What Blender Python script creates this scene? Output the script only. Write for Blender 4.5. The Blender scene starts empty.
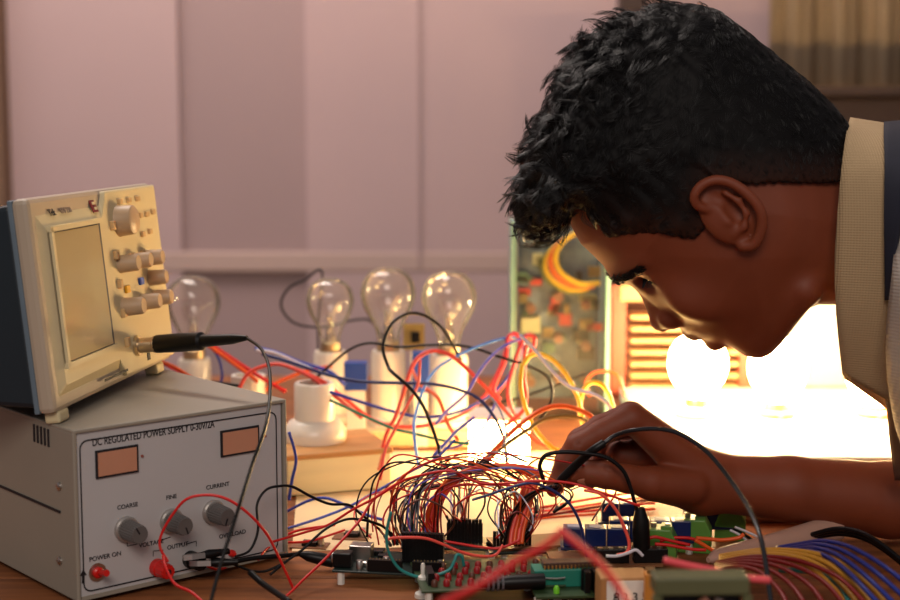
import bpy, bmesh, math, random
import numpy as np
from mathutils import Vector, Matrix, noise
random.seed(7)
rng = np.random.RandomState(5)
SC = bpy.context.scene
COL = SC.collection
PI = math.pi
R = math.radians
# ------------------------------------------------------------------ camera
TZ = 0.75                       # table top
CZ = TZ + 0.35                  # lens height
PITCH = R(7)
FPX = 1500.0
cam_d = bpy.data.cameras.new('camera'); cam = bpy.data.objects.new('camera', cam_d); COL.objects.link(cam)
cam.location = (0, 0, CZ); cam.rotation_euler = (R(90) - PITCH, 0, 0)
cam_d.sensor_width = 36; cam_d.lens = 60; cam_d.clip_start = .05
cam_d.dof.use_dof = True; cam_d.dof.focus_distance = 1.17; cam_d.dof.aperture_fstop = 5.0
SC.camera = cam
# ------------------------------------------------------------------ world, lights, exposure
SC.view_settings.view_transform = 'Standard'; SC.view_settings.look = 'None'
SC.view_settings.gamma = 1; SC.view_settings.exposure = 0.0
SC.view_settings.use_curve_mapping = False
w = bpy.data.worlds.new('room_air'); SC.world = w; w.use_nodes = True
w.node_tree.nodes['Background'].inputs[0].default_value = (.9, .84, .88, 1)
w.node_tree.nodes['Background'].inputs[1].default_value = .22
def area(name, loc, target, size, power, col):
    d = bpy.data.lights.new(name, 'AREA'); d.shape = 'RECTANGLE'; d.size, d.size_y = size; d.energy = power; d.color = col
    o = bpy.data.objects.new(name, d); COL.objects.link(o); o.location = loc
    o.rotation_euler = (Vector(target) - Vector(loc)).to_track_quat('-Z', 'Y').to_euler(); return o
area('window_daylight', (-.1, -1.3, 2.5), (-.2, 1.6, .9), (1.3, .9), 34, (1, .87, .77))
area('ceiling_daylight', (-.7, 2.2, 2.75), (-.1, 3.0, 1.0), (1.6, .6), 60, (1, .87, .79))
BULB_E = 135.0
# ------------------------------------------------------------------ pixel -> world
def ray(px, py):
    u, v = (px - 450) / FPX, (300 - py) / FPX
    c, s = math.cos(PITCH), math.sin(PITCH)
    return Vector((u, c + v * s, v * c - s))
def W(px, py, Y):
    r = ray(px, py); t = Y / r.y
    return Vector((r.x * t, Y, CZ + r.z * t))
def T(px, py, z=TZ):
    r = ray(px, py); t = (z - CZ) / r.z
    return Vector((r.x * t, r.y * t, z))
# ------------------------------------------------------------------ materials
def lin(c):
    return tuple(((v / 255) / 12.92 if v / 255 <= .04045 else ((v / 255 + .055) / 1.055) ** 2.4) for v in c) + (1,)
MATS = {}
def mat(name, col, rough=.5, metal=0, vary=.12, scale=40, bump=0, trans=0, emit=0, emitcol=None, sss=0, coat=0, ior=1.45, stretch=None, col2=None):
    if name in MATS: return MATS[name]
    m = bpy.data.materials.new(name); m.use_nodes = True; N = m.node_tree.nodes; L = m.node_tree.links
    b = N['Principled BSDF']; c = lin(col)
    b.inputs['Roughness'].default_value = rough; b.inputs['Metallic'].default_value = metal
    b.inputs['IOR'].default_value = ior
    if trans: b.inputs['Transmission Weight'].default_value = trans
    if coat: b.inputs['Coat Weight'].default_value = coat
    if sss:
        b.inputs['Subsurface Weight'].default_value = sss; b.inputs['Subsurface Radius'].default_value = (1, .3, .12); b.inputs['Subsurface Scale'].default_value = .006
    tc = N.new('ShaderNodeTexCoord'); mp = N.new('ShaderNodeMapping'); L.new(tc.outputs['Object'], mp.inputs[0])
    if stretch: mp.inputs['Scale'].default_value = stretch
    nz = N.new('ShaderNodeTexNoise'); nz.inputs['Scale'].default_value = scale; nz.inputs['Detail'].default_value = 4; L.new(mp.outputs[0], nz.inputs[0])
    cr = N.new('ShaderNodeValToRGB'); L.new(nz.outputs[0], cr.inputs[0])
    cr.color_ramp.elements[0].position = .3; cr.color_ramp.elements[1].position = .7
    if col2: cr.color_ramp.elements[0].color = lin(col2)
    else: cr.color_ramp.elements[0].color = tuple(v * (1 - vary) for v in c[:3]) + (1,)
    cr.color_ramp.elements[1].color = c
    L.new(cr.outputs[0], b.inputs['Base Color'])
    if bump:
        bp = N.new('ShaderNodeBump'); bp.inputs['Strength'].default_value = bump; bp.inputs['Distance'].default_value = .002
        L.new(nz.outputs[0], bp.inputs['Height']); L.new(bp.outputs[0], b.inputs['Normal'])
    if emit:
        b.inputs['Emission Color'].default_value = lin(emitcol or col); b.inputs['Emission Strength'].default_value = emit
    MATS[name] = m; return m
def clear_glass(name, tint=(255, 255, 255), gloss=.0, ior=1.5, haze=0, rough=.04):
    if name in MATS: return MATS[name]
    m = bpy.data.materials.new(name); m.use_nodes = True; N = m.node_tree.nodes; L = m.node_tree.links
    N.clear(); o = N.new('ShaderNodeOutputMaterial'); t = N.new('ShaderNodeBsdfTransparent'); t.inputs[0].default_value = lin(tint)
    g = N.new('ShaderNodeBsdfGlossy'); g.inputs['Roughness'].default_value = rough
    fr = N.new('ShaderNodeFresnel'); fr.inputs[0].default_value = ior
    nz = N.new('ShaderNodeTexNoise'); nz.inputs['Scale'].default_value = 30
    mm = N.new('ShaderNodeMath'); mm.operation = 'MULTIPLY_ADD'; L.new(nz.outputs[0], mm.inputs[0]); mm.inputs[1].default_value = .02; L.new(fr.outputs[0], mm.inputs[2])
    ad = N.new('ShaderNodeMath'); ad.operation = 'ADD'; L.new(mm.outputs[0], ad.inputs[0]); ad.inputs[1].default_value = gloss; ad.use_clamp = True
    mx = N.new('ShaderNodeMixShader'); L.new(ad.outputs[0], mx.inputs[0]); L.new(t.outputs[0], mx.inputs[1]); L.new(g.outputs[0], mx.inputs[2]); L.new(mx.outputs[0], o.inputs[0])
    if haze:
        tr = N.new('ShaderNodeBsdfTranslucent'); tr.inputs[0].default_value = (1, .95, .85, 1); m2 = N.new('ShaderNodeMixShader'); m2.inputs[0].default_value = haze
        L.new(mx.outputs[0], m2.inputs[1]); L.new(tr.outputs[0], m2.inputs[2]); L.new(m2.outputs[0], o.inputs[0])
    MATS[name] = m; return m
# ------------------------------------------------------------------ mesh builder
class MB:
    def __init__(s): s.v = []; s.f = []
    def add(s, vs, fs, M=None):
        n = len(s.v); s.v += [tuple(M @ Vector(v)) if M else tuple(v) for v in vs]; s.f += [tuple(i + n for i in f) for f in fs]; return s
    def box(s, c, d, M=None, rz=0):
        x, y, z = (q / 2 for q in d)
        vs = [(i * x, j * y, k * z) for i in (-1, 1) for j in (-1, 1) for k in (-1, 1)]
        A = Matrix.Translation(c) @ Matrix.Rotation(rz, 4, 'Z')
        if M: A = M @ A
        return s.add(vs, [(0, 1, 3, 2), (4, 6, 7, 5), (0, 4, 5, 1), (2, 3, 7, 6), (0, 2, 6, 4), (1, 5, 7, 3)], A)
    def lathe(s, prof, M=None, n=24, cap=True):
        vs = []; fs = []
        for r, z in prof:
            for k in range(n): vs.append((r * math.cos(2 * PI * k / n), r * math.sin(2 * PI * k / n), z))
        for i in range(len(prof) - 1):
            for k in range(n):
                a = i * n + k; b = i * n + (k + 1) % n; fs.append((a, b, b + n, a + n))
        if cap:
            fs.append(tuple(range(n))[::-1]); fs.append(tuple(range((len(prof) - 1) * n, len(prof) * n)))
        return s.add(vs, fs, M)
    def cyl(s, a, b, r, n=20, r2=None):
        a, b = Vector(a), Vector(b); d = b - a
        M = Matrix.Translation(a) @ d.to_track_quat('Z', 'Y').to_matrix().to_4x4()
        return s.lathe([(r, 0), (r if r2 is None else r2, d.length)], M, n)
    def prism(s, pts, y0, y1, M=None):      # polygon in x,z extruded in y
        n = len(pts); vs = [(x, y0, z) for x, z in pts] + [(x, y1, z) for x, z in pts]
        fs = [tuple(range(n)), tuple(range(n, 2 * n))[::-1]] + [(i, i + n, (i + 1) % n + n, (i + 1) % n) for i in range(n)]
        return s.add(vs, fs, M)
    def tube(s, pts, r, n=6, radii=None, flat=None):
        P = [Vector(p) for p in pts]; m = len(P)
        T_ = [(P[min(i + 1, m - 1)] - P[max(i - 1, 0)]).normalized() for i in range(m)]
        N = T_[0].orthogonal().normalized(); vs = []; fs = []
        if flat is not None: N = (Vector(flat) - T_[0] * Vector(flat).dot(T_[0])).normalized()
        for i in range(m):
            N = (N - T_[i] * N.dot(T_[i])).normalized(); B = T_[i].cross(N)
            rr = radii[i] if radii else r
            ra, rb = rr if isinstance(rr, tuple) else (rr, rr)
            for k in range(n):
                a = 2 * PI * k / n; vs.append(P[i] + N * (math.cos(a) * ra) + B * (math.sin(a) * rb))
        for i in range(m - 1):
            for k in range(n):
                a = i * n + k; b = i * n + (k + 1) % n; fs.append((a, b, b + n, a + n))
        fs.append(tuple(range(n))[::-1]); fs.append(tuple(range((m - 1) * n, m * n)))
        return s.add(vs, fs)
def obj(name, mb, m, parent=None, bevel=0, smooth=False, loc=None):
    me = bpy.data.meshes.new(name)
    me.from_pydata([tuple(v) for v in mb.v], [], mb.f); me.update()
    bm = bmesh.new(); bm.from_mesh(me); bmesh.ops.recalc_face_normals(bm, faces=bm.faces); bm.to_mesh(me); bm.free()
    if m: me.materials.append(m)
    o = bpy.data.objects.new(name, me); COL.objects.link(o)
    if parent: o.parent = parent
    if loc is not None:
        o.location = loc; me.transform(Matrix.Translation(-Vector(loc)))
    if smooth:
        for p in me.polygons: p.use_smooth = True
        if smooth == 'auto': me.set_sharp_from_angle(angle=R(40))
    if bevel:
        md = o.modifiers.new('bevel', 'BEVEL'); md.width = bevel; md.segments = 2; md.limit_method = 'ANGLE'; md.angle_limit = R(40)
    return o
def tag(o, label, cat=None, group=None, kind=None):
    o['label'] = label
    if cat: o['category'] = cat
    if group: o['group'] = group
    if kind: o['kind'] = kind
    return o
def thing(name, label, cat, loc=(0, 0, 0), rz=0, group=None, rot=None):
    o = bpy.data.objects.new(name, None); COL.objects.link(o); o.empty_display_size = .02
    o.location = loc; o.rotation_euler = rot or (0, 0, rz)
    return tag(o, label, cat, group)
def struct(name, mb, m, **k):
    o = obj(name, mb, m, **k); o['kind'] = 'structure'; return o
def dup(root, loc, rz, label=None):
    r = root.copy(); COL.objects.link(r); r.location = loc; r.rotation_euler = (0, 0, rz)
    if label: r['label'] = label
    for ch in list(root.children):
        c = ch.copy(); COL.objects.link(c); c.parent = r
        for g in list(ch.children):
            d = g.copy(); COL.objects.link(d); d.parent = c
    return r
def text(name, s, size, m, parent, M, align='LEFT', depth=.0002, sx=1):
    cu = bpy.data.curves.new(name, 'FONT'); cu.body = s; cu.size = size; cu.extrude = depth; cu.offset = size * .012; cu.align_x = align; cu.align_y = 'CENTER'
    t = bpy.data.objects.new(name, cu); COL.objects.link(t)
    dg = bpy.context.evaluated_depsgraph_get(); dg.update()
    me = bpy.data.meshes.new_from_object(t.evaluated_get(dg)); bpy.data.objects.remove(t); bpy.data.curves.remove(cu)
    me.transform(M @ Matrix.Diagonal((sx, 1, 1, 1))); me.materials.clear(); me.materials.append(m)
    o = bpy.data.objects.new(name, me); COL.objects.link(o); o.parent = parent; return o
def smoothpath(P, k=8):
    P = [Vector(p) for p in P]; Q = [P[0] * 2 - P[1]] + P + [P[-1] * 2 - P[-2]]; out = []
    for i in range(1, len(Q) - 2):
        a, b, c, d = Q[i - 1:i + 3]
        for j in range(k):
            t = j / k
            out.append(.5 * ((2 * b) + (c - a) * t + (2 * a - 5 * b + 4 * c - d) * t * t + (3 * b - a - 3 * c + d) * t ** 3))
    out.append(P[-1]); return out
# ------------------------------------------------------------------ signed distance surfaces
def arr(p): return np.array(p, dtype=np.float64)
def smin(a, b, k):
    h = np.clip(.5 + .5 * (b - a) / k, 0, 1); return b * (1 - h) + a * h - k * h * (1 - h)
def smax(a, b, k): return -smin(-a, -b, k)
def sd_cone(P, a, b, ra, rb):
    a, b = arr(a), arr(b); d = b - a; l2 = d @ d
    t = np.clip(((P - a) @ d) / l2, 0, 1)
    return np.linalg.norm(P - a - t[:, None] * d, axis=1) - (ra + (rb - ra) * t)
def sd_ell(P, c, r, M=None):
    q = P - arr(c)
    if M is not None: q = q @ M            # columns of M are the axes
    r = arr(r); k0 = np.linalg.norm(q / r, axis=1); k1 = np.linalg.norm(q / r ** 2, axis=1)
    return k0 * (k0 - 1) / np.maximum(k1, 1e-9)
def sd_poly(q, V):
    V = arr(V); n = len(V); d = np.full(len(q), 1e9); s = np.ones(len(q))
    for i in range(n):
        a = V[i]; b = V[i - 1]; e = b - a; w_ = q - a
        t = np.clip((w_ @ e) / (e @ e), 0, 1); bb = w_ - t[:, None] * e; d = np.minimum(d, (bb ** 2).sum(1))
        c1 = q[:, 1] >= a[1]; c2 = q[:, 1] < b[1]; c3 = e[0] * w_[:, 1] > e[1] * w_[:, 0]
        fl = (c1 & c2 & c3) | (~c1 & ~c2 & ~c3); s = np.where(fl, -s, s)
    return s * np.sqrt(d)
def nets(fn, lo, hi, h, blk=8):
    lo = arr(lo); hi = arr(hi); nb = np.ceil((hi - lo) / (h * blk)).astype(int); n = nb * blk
    F = np.full(n, 1.0, dtype=np.float32)
    g = np.stack(np.meshgrid(*[np.arange(k) for k in nb], indexing='ij'), -1).reshape(-1, 3)
    c = lo + (g * blk + blk / 2) * h; d = fn(c); rad = h * blk * .87 * 1.3 + .002
    F.reshape(nb[0], blk, nb[1], blk, nb[2], blk)[:] = np.sign(d).reshape(nb)[:, None, :, None, :, None]
    A3 = (np.abs(d) < rad).reshape(nb); S3 = (d < 0).reshape(nb)
    for ax in range(3):
        a_ = [slice(None)] * 3; b_ = [slice(None)] * 3; a_[ax] = slice(0, -1); b_[ax] = slice(1, None); a_, b_ = tuple(a_), tuple(b_)
        df = S3[a_] != S3[b_]; A3[a_] |= df; A3[b_] |= df
    D3 = A3.copy()
    for ax in range(3):
        a_ = [slice(None)] * 3; b_ = [slice(None)] * 3; a_[ax] = slice(0, -1); b_[ax] = slice(1, None); a_, b_ = tuple(a_), tuple(b_)
        D2 = D3.copy(); D2[a_] |= D3[b_]; D2[b_] |= D3[a_]; D3 = D2
    act = g[(D3 & (np.abs(d) < rad * 3).reshape(nb)).ravel() | A3.ravel()]
    off = np.stack(np.meshgrid(*[np.arange(blk)] * 3, indexing='ij'), -1).reshape(-1, 3)
    for i in range(0, len(act), 800):
        a = act[i:i + 800]; I = (a[:, None, :] * blk + off[None]).reshape(-1, 3)
        F[I[:, 0], I[:, 1], I[:, 2]] = fn(lo + I * h)
    S = F < 0; cnt = np.zeros(n - 1, dtype=np.int8)
    for dx in (0, 1):
        for dy in (0, 1):
            for dz in (0, 1): cnt += S[dx:n[0] - 1 + dx, dy:n[1] - 1 + dy, dz:n[2] - 1 + dz]
    C = np.argwhere((cnt > 0) & (cnt < 8)); idx = np.full(n - 1, -1, dtype=np.int64); idx[C[:, 0], C[:, 1], C[:, 2]] = np.arange(len(C))
    cs = arr([(a, b, c_) for a in (0, 1) for b in (0, 1) for c_ in (0, 1)]).astype(int)
    val = np.stack([F[C[:, 0] + a, C[:, 1] + b, C[:, 2] + c_] for a, b, c_ in cs], 1).astype(np.float64)
    acc = np.zeros((len(C), 3)); num = np.zeros(len(C))
    for i in range(8):
        for j in range(i + 1, 8):
            if np.abs(cs[i] - cs[j]).sum() != 1: continue
            m = (val[:, i] < 0) != (val[:, j] < 0); t = val[m, i] / (val[m, i] - val[m, j])
            acc[m] += cs[i] + t[:, None] * (cs[j] - cs[i]); num[m] += 1
    V = lo + (C + acc / num[:, None]) * h
    faces = []
    for ax in range(3):
        sl0 = [slice(1, n[k] - 1) for k in range(3)]; sl1 = list(sl0)
        sl0[ax] = slice(0, n[ax] - 1); sl1[ax] = slice(1, n[ax])
        a = S[tuple(sl0)]; b = S[tuple(sl1)]; E = np.argwhere(a != b)
        inside = a[E[:, 0], E[:, 1], E[:, 2]]
        o1 = [1, 1, 1]; o1[ax] = 0; E = E + np.array(o1)
        u, v = (ax + 1) % 3, (ax + 2) % 3; du = np.eye(3, dtype=int)[u]; dv = np.eye(3, dtype=int)[v]
        q = [E - du - dv, E - dv, E, E - du]
        Q = np.stack([idx[k[:, 0], k[:, 1], k[:, 2]] for k in q], 1)
        Q[~inside] = Q[~inside][:, ::-1]; faces.append(Q)
    Fc = np.concatenate(faces); Fc = Fc[(Fc >= 0).all(1)]
    return V, Fc
def mesh_np(name, V, Fc, m, parent=None, smooth=True):
    me = bpy.data.meshes.new(name); me.vertices.add(len(V)); me.vertices.foreach_set('co', V.astype(np.float32).ravel())
    k = Fc.shape[1]
    me.loops.add(Fc.size); me.loops.foreach_set('vertex_index', Fc.astype(np.int32).ravel())
    me.polygons.add(len(Fc)); me.polygons.foreach_set('loop_start', np.arange(0, Fc.size, k, dtype=np.int32))
    me.update(calc_edges=True); me.validate()
    if smooth: me.shade_smooth()
    if m: me.materials.append(m)
    o = bpy.data.objects.new(name, me); COL.objects.link(o)
    if parent: o.parent = parent
    return o
# ================================================================== SETTING
m_wall = mat('wall_paint', (176, 150, 150), .85, vary=.05, scale=3)
m_wall2 = mat('wall_paint_dark', (156, 132, 132), .85, vary=.05, scale=3)
m_trim = mat('trim_paint', (178, 152, 144), .8, vary=.05, scale=4)
m_brown = mat('dark_wood', (62, 42, 34), .55, vary=.3, scale=6, stretch=(1, 1, 8))
m_table = mat('table_wood', (150, 92, 54), .6, vary=.4, scale=9, stretch=(1, 9, 9), bump=.25, col2=(104, 62, 38))
YW = 3.0
xl = lambda px: W(px, 300, YW).x
zl = lambda py, Y=YW: W(450, py, Y).z
struct('floor', MB().box((0, 1.2, -.01), (5, 5, .02)), mat('floor_tiles', (120, 105, 95), .6, scale=2))
struct('wall_back', MB().box((0, YW + .10, 1.4), (5, .04, 2.8)).box(((xl(308) + 2.5) / 2, YW + .045, 1.4), (2.5 - xl(308), .09, 2.8)).box(((xl(183) - 2.5) / 2, YW + .045, 1.4), (xl(183) + 2.5, .09, 2.8)), m_wall)
struct('trim_1', MB().box(((xl(183) + xl(308)) / 2, YW + .030, 1.4), (xl(308) - xl(183), .03, 2.8)), m_wall2)
struct('trim_2', MB().box((0, YW + .004, (zl(252) + zl(272)) / 2), (5, .012, zl(252) - zl(272))), m_trim, bevel=.004)
struct('trim_3', MB().box((xl(4), YW - .03, 1.4), (.05, .06, 2.8)), mat('brown_trim', (120, 92, 72), .7))
struct('trim_4', MB().box(((xl(420)), YW - .001, 1.75), (.006, .006, 1.9)), m_wall2)
m_table.node_tree.nodes['Principled BSDF'].inputs['Specular IOR Level'].default_value = .2
# curtain with folds above the dark sideboard
def curtain():
    mb = MB(); x0 = xl(742); x1 = xl(960); n = 120; zt = 2.3; zb = W(450, 92, 2.8).z
    for j, z in enumerate((zt, zb)):
        for i in range(n + 1):
            x = x0 + (x1 - x0) * i / n; mb.v.append((x, 2.8 + .012 * math.sin(i * .30) + .004 * math.sin(i * .83 + 1) , z))
    for i in range(n): mb.f.append((i, i + 1, n + 2 + i, n + 1 + i))
    o = obj('curtain', mb, mat('curtain_cloth', (168, 148, 122), .9, vary=.1, scale=12), smooth=True)
    s = o.modifiers.new('thick', 'SOLIDIFY'); s.thickness = .003
    tag(o, 'beige folded curtain hanging on the back wall behind the head', 'curtain')
    r = obj('curtain_hem', MB().box(((x0 + x1) / 2, 2.795, zb + .004), (x1 - x0, .045, .014)), mat('hem', (120, 92, 62), .9), o)
curtain()
t = thing('sideboard', 'dark brown wooden sideboard against the back wall below the curtain', 'cabinet', (xl(850), 2.72, 0))
zt = W(450, 97, 2.6).z
obj('cabinet_body', MB().box((0, .0, zt / 2), (1.15, .28, zt)), m_brown, t, bevel=.004)
obj('cabinet_top', MB().box((0, -.01, zt + .008), (1.19, .31, .016)), m_brown, t, bevel=.003)
for i in (-1, 0, 1):
    d = obj('cabinet_door', MB().box((i * .38, -.147, zt / 2), (.36, .014, zt - .1)), m_brown, t, bevel=.003)
    obj('door_handle', MB().cyl((i * .38 + .15, -.153, zt * .6), (i * .38 + .15, -.175, zt * .6), .01), mat('brass', (170, 130, 70), .3, 1), d)
m = obj('picture_rail', MB().box((xl(625), 2.96, 2.0), (.05, .05, zl(-60) - zl(10) + .6), None), m_brown)
m.data.transform(Matrix.Translation((0, 0, zl(12) - (2.0 - (zl(-60) - zl(10) + .6) / 2)))); tag(m, 'short dark wooden strip on the wall just above the hair', 'wall strip')
# table
t = thing('workbench', 'brown wooden workbench covered with wires and circuit boards', 'table', (0, 1.32, 0))
tb = MB()
for i in range(9): tb.box((0, -.66 + .15 * i + .075, TZ - .015), (2.6, .1485, .03))
obj('tabletop', tb, m_table, t, bevel=.0012)
for sx in (-1, 1):
    for sy in (-1, 1): obj('leg', MB().box((sx * 1.2, sy * .58, (TZ - .03) / 2), (.06, .06, TZ - .03)), m_table, t, bevel=.003)
# ================================================================== POWER SUPPLY
m_case = mat('grey_enamel', (150, 142, 128), .5, vary=.06, scale=12)
m_panel = mat('panel_grey', (186, 184, 184), .42, vary=.04, scale=10)
m_black = mat('black_plastic', (10, 9, 10), .4, vary=.2)
m_black.node_tree.nodes['Principled BSDF'].inputs['Specular IOR Level'].default_value = .3
m_ink = mat('black_print', (28, 26, 30), .6)
m_knob = mat('grey_knob', (96, 92, 90), .45, vary=.1)
m_red = mat('red_plastic', (205, 28, 22), .35, vary=.1)
m_steel = mat('steel', (190, 185, 178), .3, 1, vary=.08)
m_white = mat('white_plastic', (225, 220, 210), .45, vary=.04)
PS = thing('power_supply', 'grey bench power supply with three knobs, two small displays and a red toggle', 'power supply', (-.2664, 1.0394, TZ), .7097)
w_, d_, h_ = .1822, .25, .1295
obj('case_side', MB().box((.0015, d_ / 2, h_ / 2 + .001), (.003, d_, h_ - .006)), m_case, PS, bevel=.001)
obj('case_top', MB().box((w_ / 2, d_ / 2, h_ - .0015), (w_, d_, .003)), m_case, PS, bevel=.001)
obj('case_side', MB().box((w_ - .0015, d_ / 2, h_ / 2 + .001), (.003, d_, h_ - .006)), m_case, PS, bevel=.001)
obj('case_bottom', MB().box((w_ / 2, d_ / 2, .0055), (w_ - .007, d_ - .002, .003)), m_case, PS)
obj('case_back', MB().box((w_ / 2, d_ - .002, h_ / 2), (w_ - .007, .003, h_ - .012)), m_case, PS)
fp = obj('front_panel', MB().box((w_ / 2, .004, h_ / 2 + .001), (w_ - .0075, .004, h_ - .008)), m_panel, PS, bevel=.001)
obj('foot', MB().cyl((.02, .03, 0), (.02, .03, .004), .007).cyl((.02, .21, 0), (.02, .21, .004), .007), m_black, PS)
obj('foot', MB().cyl((w_ - .02, .03, 0), (w_ - .02, .03, .004), .007).cyl((w_ - .02, .21, 0), (w_ - .02, .21, .004), .007), m_black, PS)
obj('side_seam', MB().box((-.0004, d_ / 2 + .01, .066), (.0012, d_ - .025, .0016)), m_ink, PS)
vb = MB()
for i in range(5): vb.box((-.0003, .038 + i * .0058, h_ - .0115), (.001, .0022, .013))
obj('cooling_vent', vb, m_ink, PS)
for y, z in ((.023, .085), (.026, .029)):
    obj('screw', MB().lathe([(.0032, 0), (.003, .0012), (.001, .0018)], Matrix.Translation((0, y, z)) @ Matrix.Rotation(-PI / 2, 4, 'Y'), 14).box((-.002, y, z), (.0006, .0045, .0008)), m_steel, PS)
# panel coordinate: fraction across / up, from photo pixels
def pf(px, py):
    o = Vector((-.2664, 1.0394)); ca, sa = math.cos(.7097), math.sin(.7097); r = ray(px, py)
    n = Vector((-sa, ca)); t = (n.dot(o) + .002) / (n.x * r.x + n.y * r.y)
    p = Vector((r.x * t, r.y * t)) - o
    return (p.x * ca + p.y * sa, CZ + r.z * t - TZ)
def bar(mb, a, b, wd, y=.0016):
    a = Vector((a[0], 0, a[1])); b = Vector((b[0], 0, b[1])); d = (b - a); n = Vector((-d.z, 0, d.x)).normalized() * wd / 2; e = d.normalized() * wd * .4
    mb.add([a - n - e, b - n + e, b + n + e, a + n - e], [(0, 1, 2, 3)], Matrix.Translation((0, y, 0)))
fr = MB(); r_ = .006
L0, B0 = pf(79, 594); L1, T1 = pf(272, 404)
B0 = max(B0, .006)
L0 = .006; L1 = w_ - .009; T1 = h_ - .009; B0 = .010
pts = []
for cx, cz, a0 in ((L1 - r_, T1 - r_, 0), (L0 + r_, T1 - r_, 90), (L0 + r_, B0 + r_, 180), (L1 - r_, B0 + r_, 270)):
    for k in range(5): a = R(a0 + k * 22.5); pts.append((cx + r_ * math.cos(a), cz + r_ * math.sin(a)))
for i in range(len(pts)): bar(fr, pts[i], pts[(i + 1) % len(pts)], .0011)
obj('panel_border', fr, m_ink, PS)
MT = lambda px, py, ry=0: Matrix.Translation((pf(px, py)[0], .0019, pf(px, py)[1])) @ Matrix.Rotation(PI / 2, 4, 'X')
for s, px, py, sz, sx in (('DC REGULATED POWER SUPPLY 0-30V/2A', 92, 443, .0078, .92), ('COARSE', 117, 508, .0045, 1), ('FINE', 166, 498, .0045, 1), ('CURRENT', 206, 488, .0046, 1),
                      ('VOLTAGE', 139, 546, .0046, 1), ('OUTPUT', 167, 548, .0046, 1), ('OVERLOAD', 219, 537, .0046, 1), ('POWER ON', 89, 560, .0048, 1)):
    tx = text('lettering', s, sz, m_ink, PS, MT(px, py), sx=sx)
    if s[0] == 'D':
        wid = max(v.co.x for v in tx.data.vertices) - min(v.co.x for v in tx.data.vertices); x0 = pf(92, 443)[0]; k = (pf(214, 421)[0] - x0) / wid
        for v in tx.data.vertices: v.co.x = x0 + (v.co.x - x0) * k
tm = MB()
a = pf(127, 541); b = pf(127, 546); bar(tm, a, b, .0006); bar(tm, b, pf(137, 544), .0006)
a = pf(163, 534); bar(tm, pf(158, 541), pf(170, 537), .0006)
bar(tm, pf(186, 544), pf(196, 541), .0006); bar(tm, pf(196, 541), pf(196, 546), .0006); bar(tm, pf(153, 551), pf(153, 556), .0006); bar(tm, pf(153, 551), pf(163, 550), .0006)
bar(tm, pf(83, 582), pf(83, 577), .0022); 
q = pf(83, 573); tm.add([(q[0] - .0028, .0016, q[1] - .002), (q[0] + .0028, .0016, q[1] - .002), (q[0], .0016, q[1] + .003)], [(0, 1, 2)])
obj('panel_marking', tm, m_ink, PS)
m_disp = mat('amber_window', (196, 140, 112), .25, vary=.08, scale=20, coat=.3)
for ax, ay, bx, by in ((96, 452, 136, 446), (221, 432, 257, 427)):
    x0, z1 = pf(ax, ay); x1, _ = pf(bx, by); z0 = z1 - .0185
    f = obj('display_bezel', MB().box(((x0 + x1) / 2, .0012, (z0 + z1) / 2), (x1 - x0 + .002, .0012, z1 - z0 + .002)), m_ink, PS)
    obj('display_window', MB().box(((x0 + x1) / 2, .0004, (z0 + z1) / 2), (x1 - x0 - .0012, .0008, z1 - z0 - .0012)), m_disp, PS)
def fluted(r, h, n=24):
    prof = MB()
    vs = []; N = n * 2
    for z, s in ((0, 1.0), (h * .9, .92), (h, .84)):
        for k in range(N):
            q = (r if k % 2 else r * .93) * s; vs.append((q * math.cos(2 * PI * k / N), q * math.sin(2 * PI * k / N), z))
    fs = []
    for i in range(2):
        for k in range(N): fs.append((i * N + k, i * N + (k + 1) % N, (i + 1) * N + (k + 1) % N, (i + 1) * N + k))
    fs += [tuple(range(N))[::-1], tuple(range(2 * N, 3 * N))]
    return prof.add(vs, fs)
for px, py, pr in ((126, 529, 30), (171, 521, 200), (213, 512, 160)):
    x, z = pf(px, py); A = Matrix.Translation((x, .002, z)) @ Matrix.Rotation(PI / 2, 4, 'X')
    k = MB(); fl = fluted(.0077, .018); k.add(fl.v, fl.f, A @ Matrix.Translation((0, 0, .003)))
    ko = obj('knob', k, m_knob, PS)
    obj('knob_skirt', MB().lathe([(.0096, 0), (.0096, .0022), (.0086, .0034)], A, 28), mat('knob_skirt_steel', (176, 170, 164), .35, .6), ko)
    obj('pointer_line', MB().box((0, 0, .0211), (.0012, .0055, .0004), A @ Matrix.Rotation(R(pr), 4, 'Z') @ Matrix.Translation((0, .0035, 0))), m_ink, ko)
x, z = pf(97, 572); A = Matrix.Translation((x, .002, z)) @ Matrix.Rotation(PI / 2, 4, 'X')
tg = obj('toggle_switch', MB().lathe([(.0042, 0), (.0042, .003), (.003, .004)], A, 12).tube([A @ Vector((0, 0, .003)), A @ Vector((.001, .002, .013))], .0022, 10, radii=[.0018, .0026]), m_red, PS, smooth='auto')
obj('switch_washer', MB().lathe([(.0068, 0), (.0068, .001)], A, 24), m_steel, tg)
x, z = pf(157, 567); A = Matrix.Translation((x, .002, z)) @ Matrix.Rotation(PI / 2, 4, 'X')
fl = fluted(.0062, .010, 12); k = MB(); k.add(fl.v, fl.f, A @ Matrix.Translation((0, 0, .007))); k.lathe([(.0066, 0), (.0066, .0055), (.0045, .0065)], A, 24)
tg = obj('binding_post', k, m_red, PS); tg['label'] = 'red binding post'
obj('socket_hole', MB().lathe([(.0022, .0168), (.0022, .0175)], A, 14), m_ink, tg)
x, z = pf(190, 559); A = Matrix.Translation((x, .002, z)) @ Matrix.Rotation(PI / 2, 4, 'X')
fl = fluted(.0062, .010, 12); k = MB(); k.add(fl.v, fl.f, A @ Matrix.Translation((0, 0, .007))); k.lathe([(.0066, 0), (.0066, .0055), (.0045, .0065)], A, 24)
tg = obj('binding_post', k, m_black, PS); tg['label'] = 'black binding post'
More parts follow.
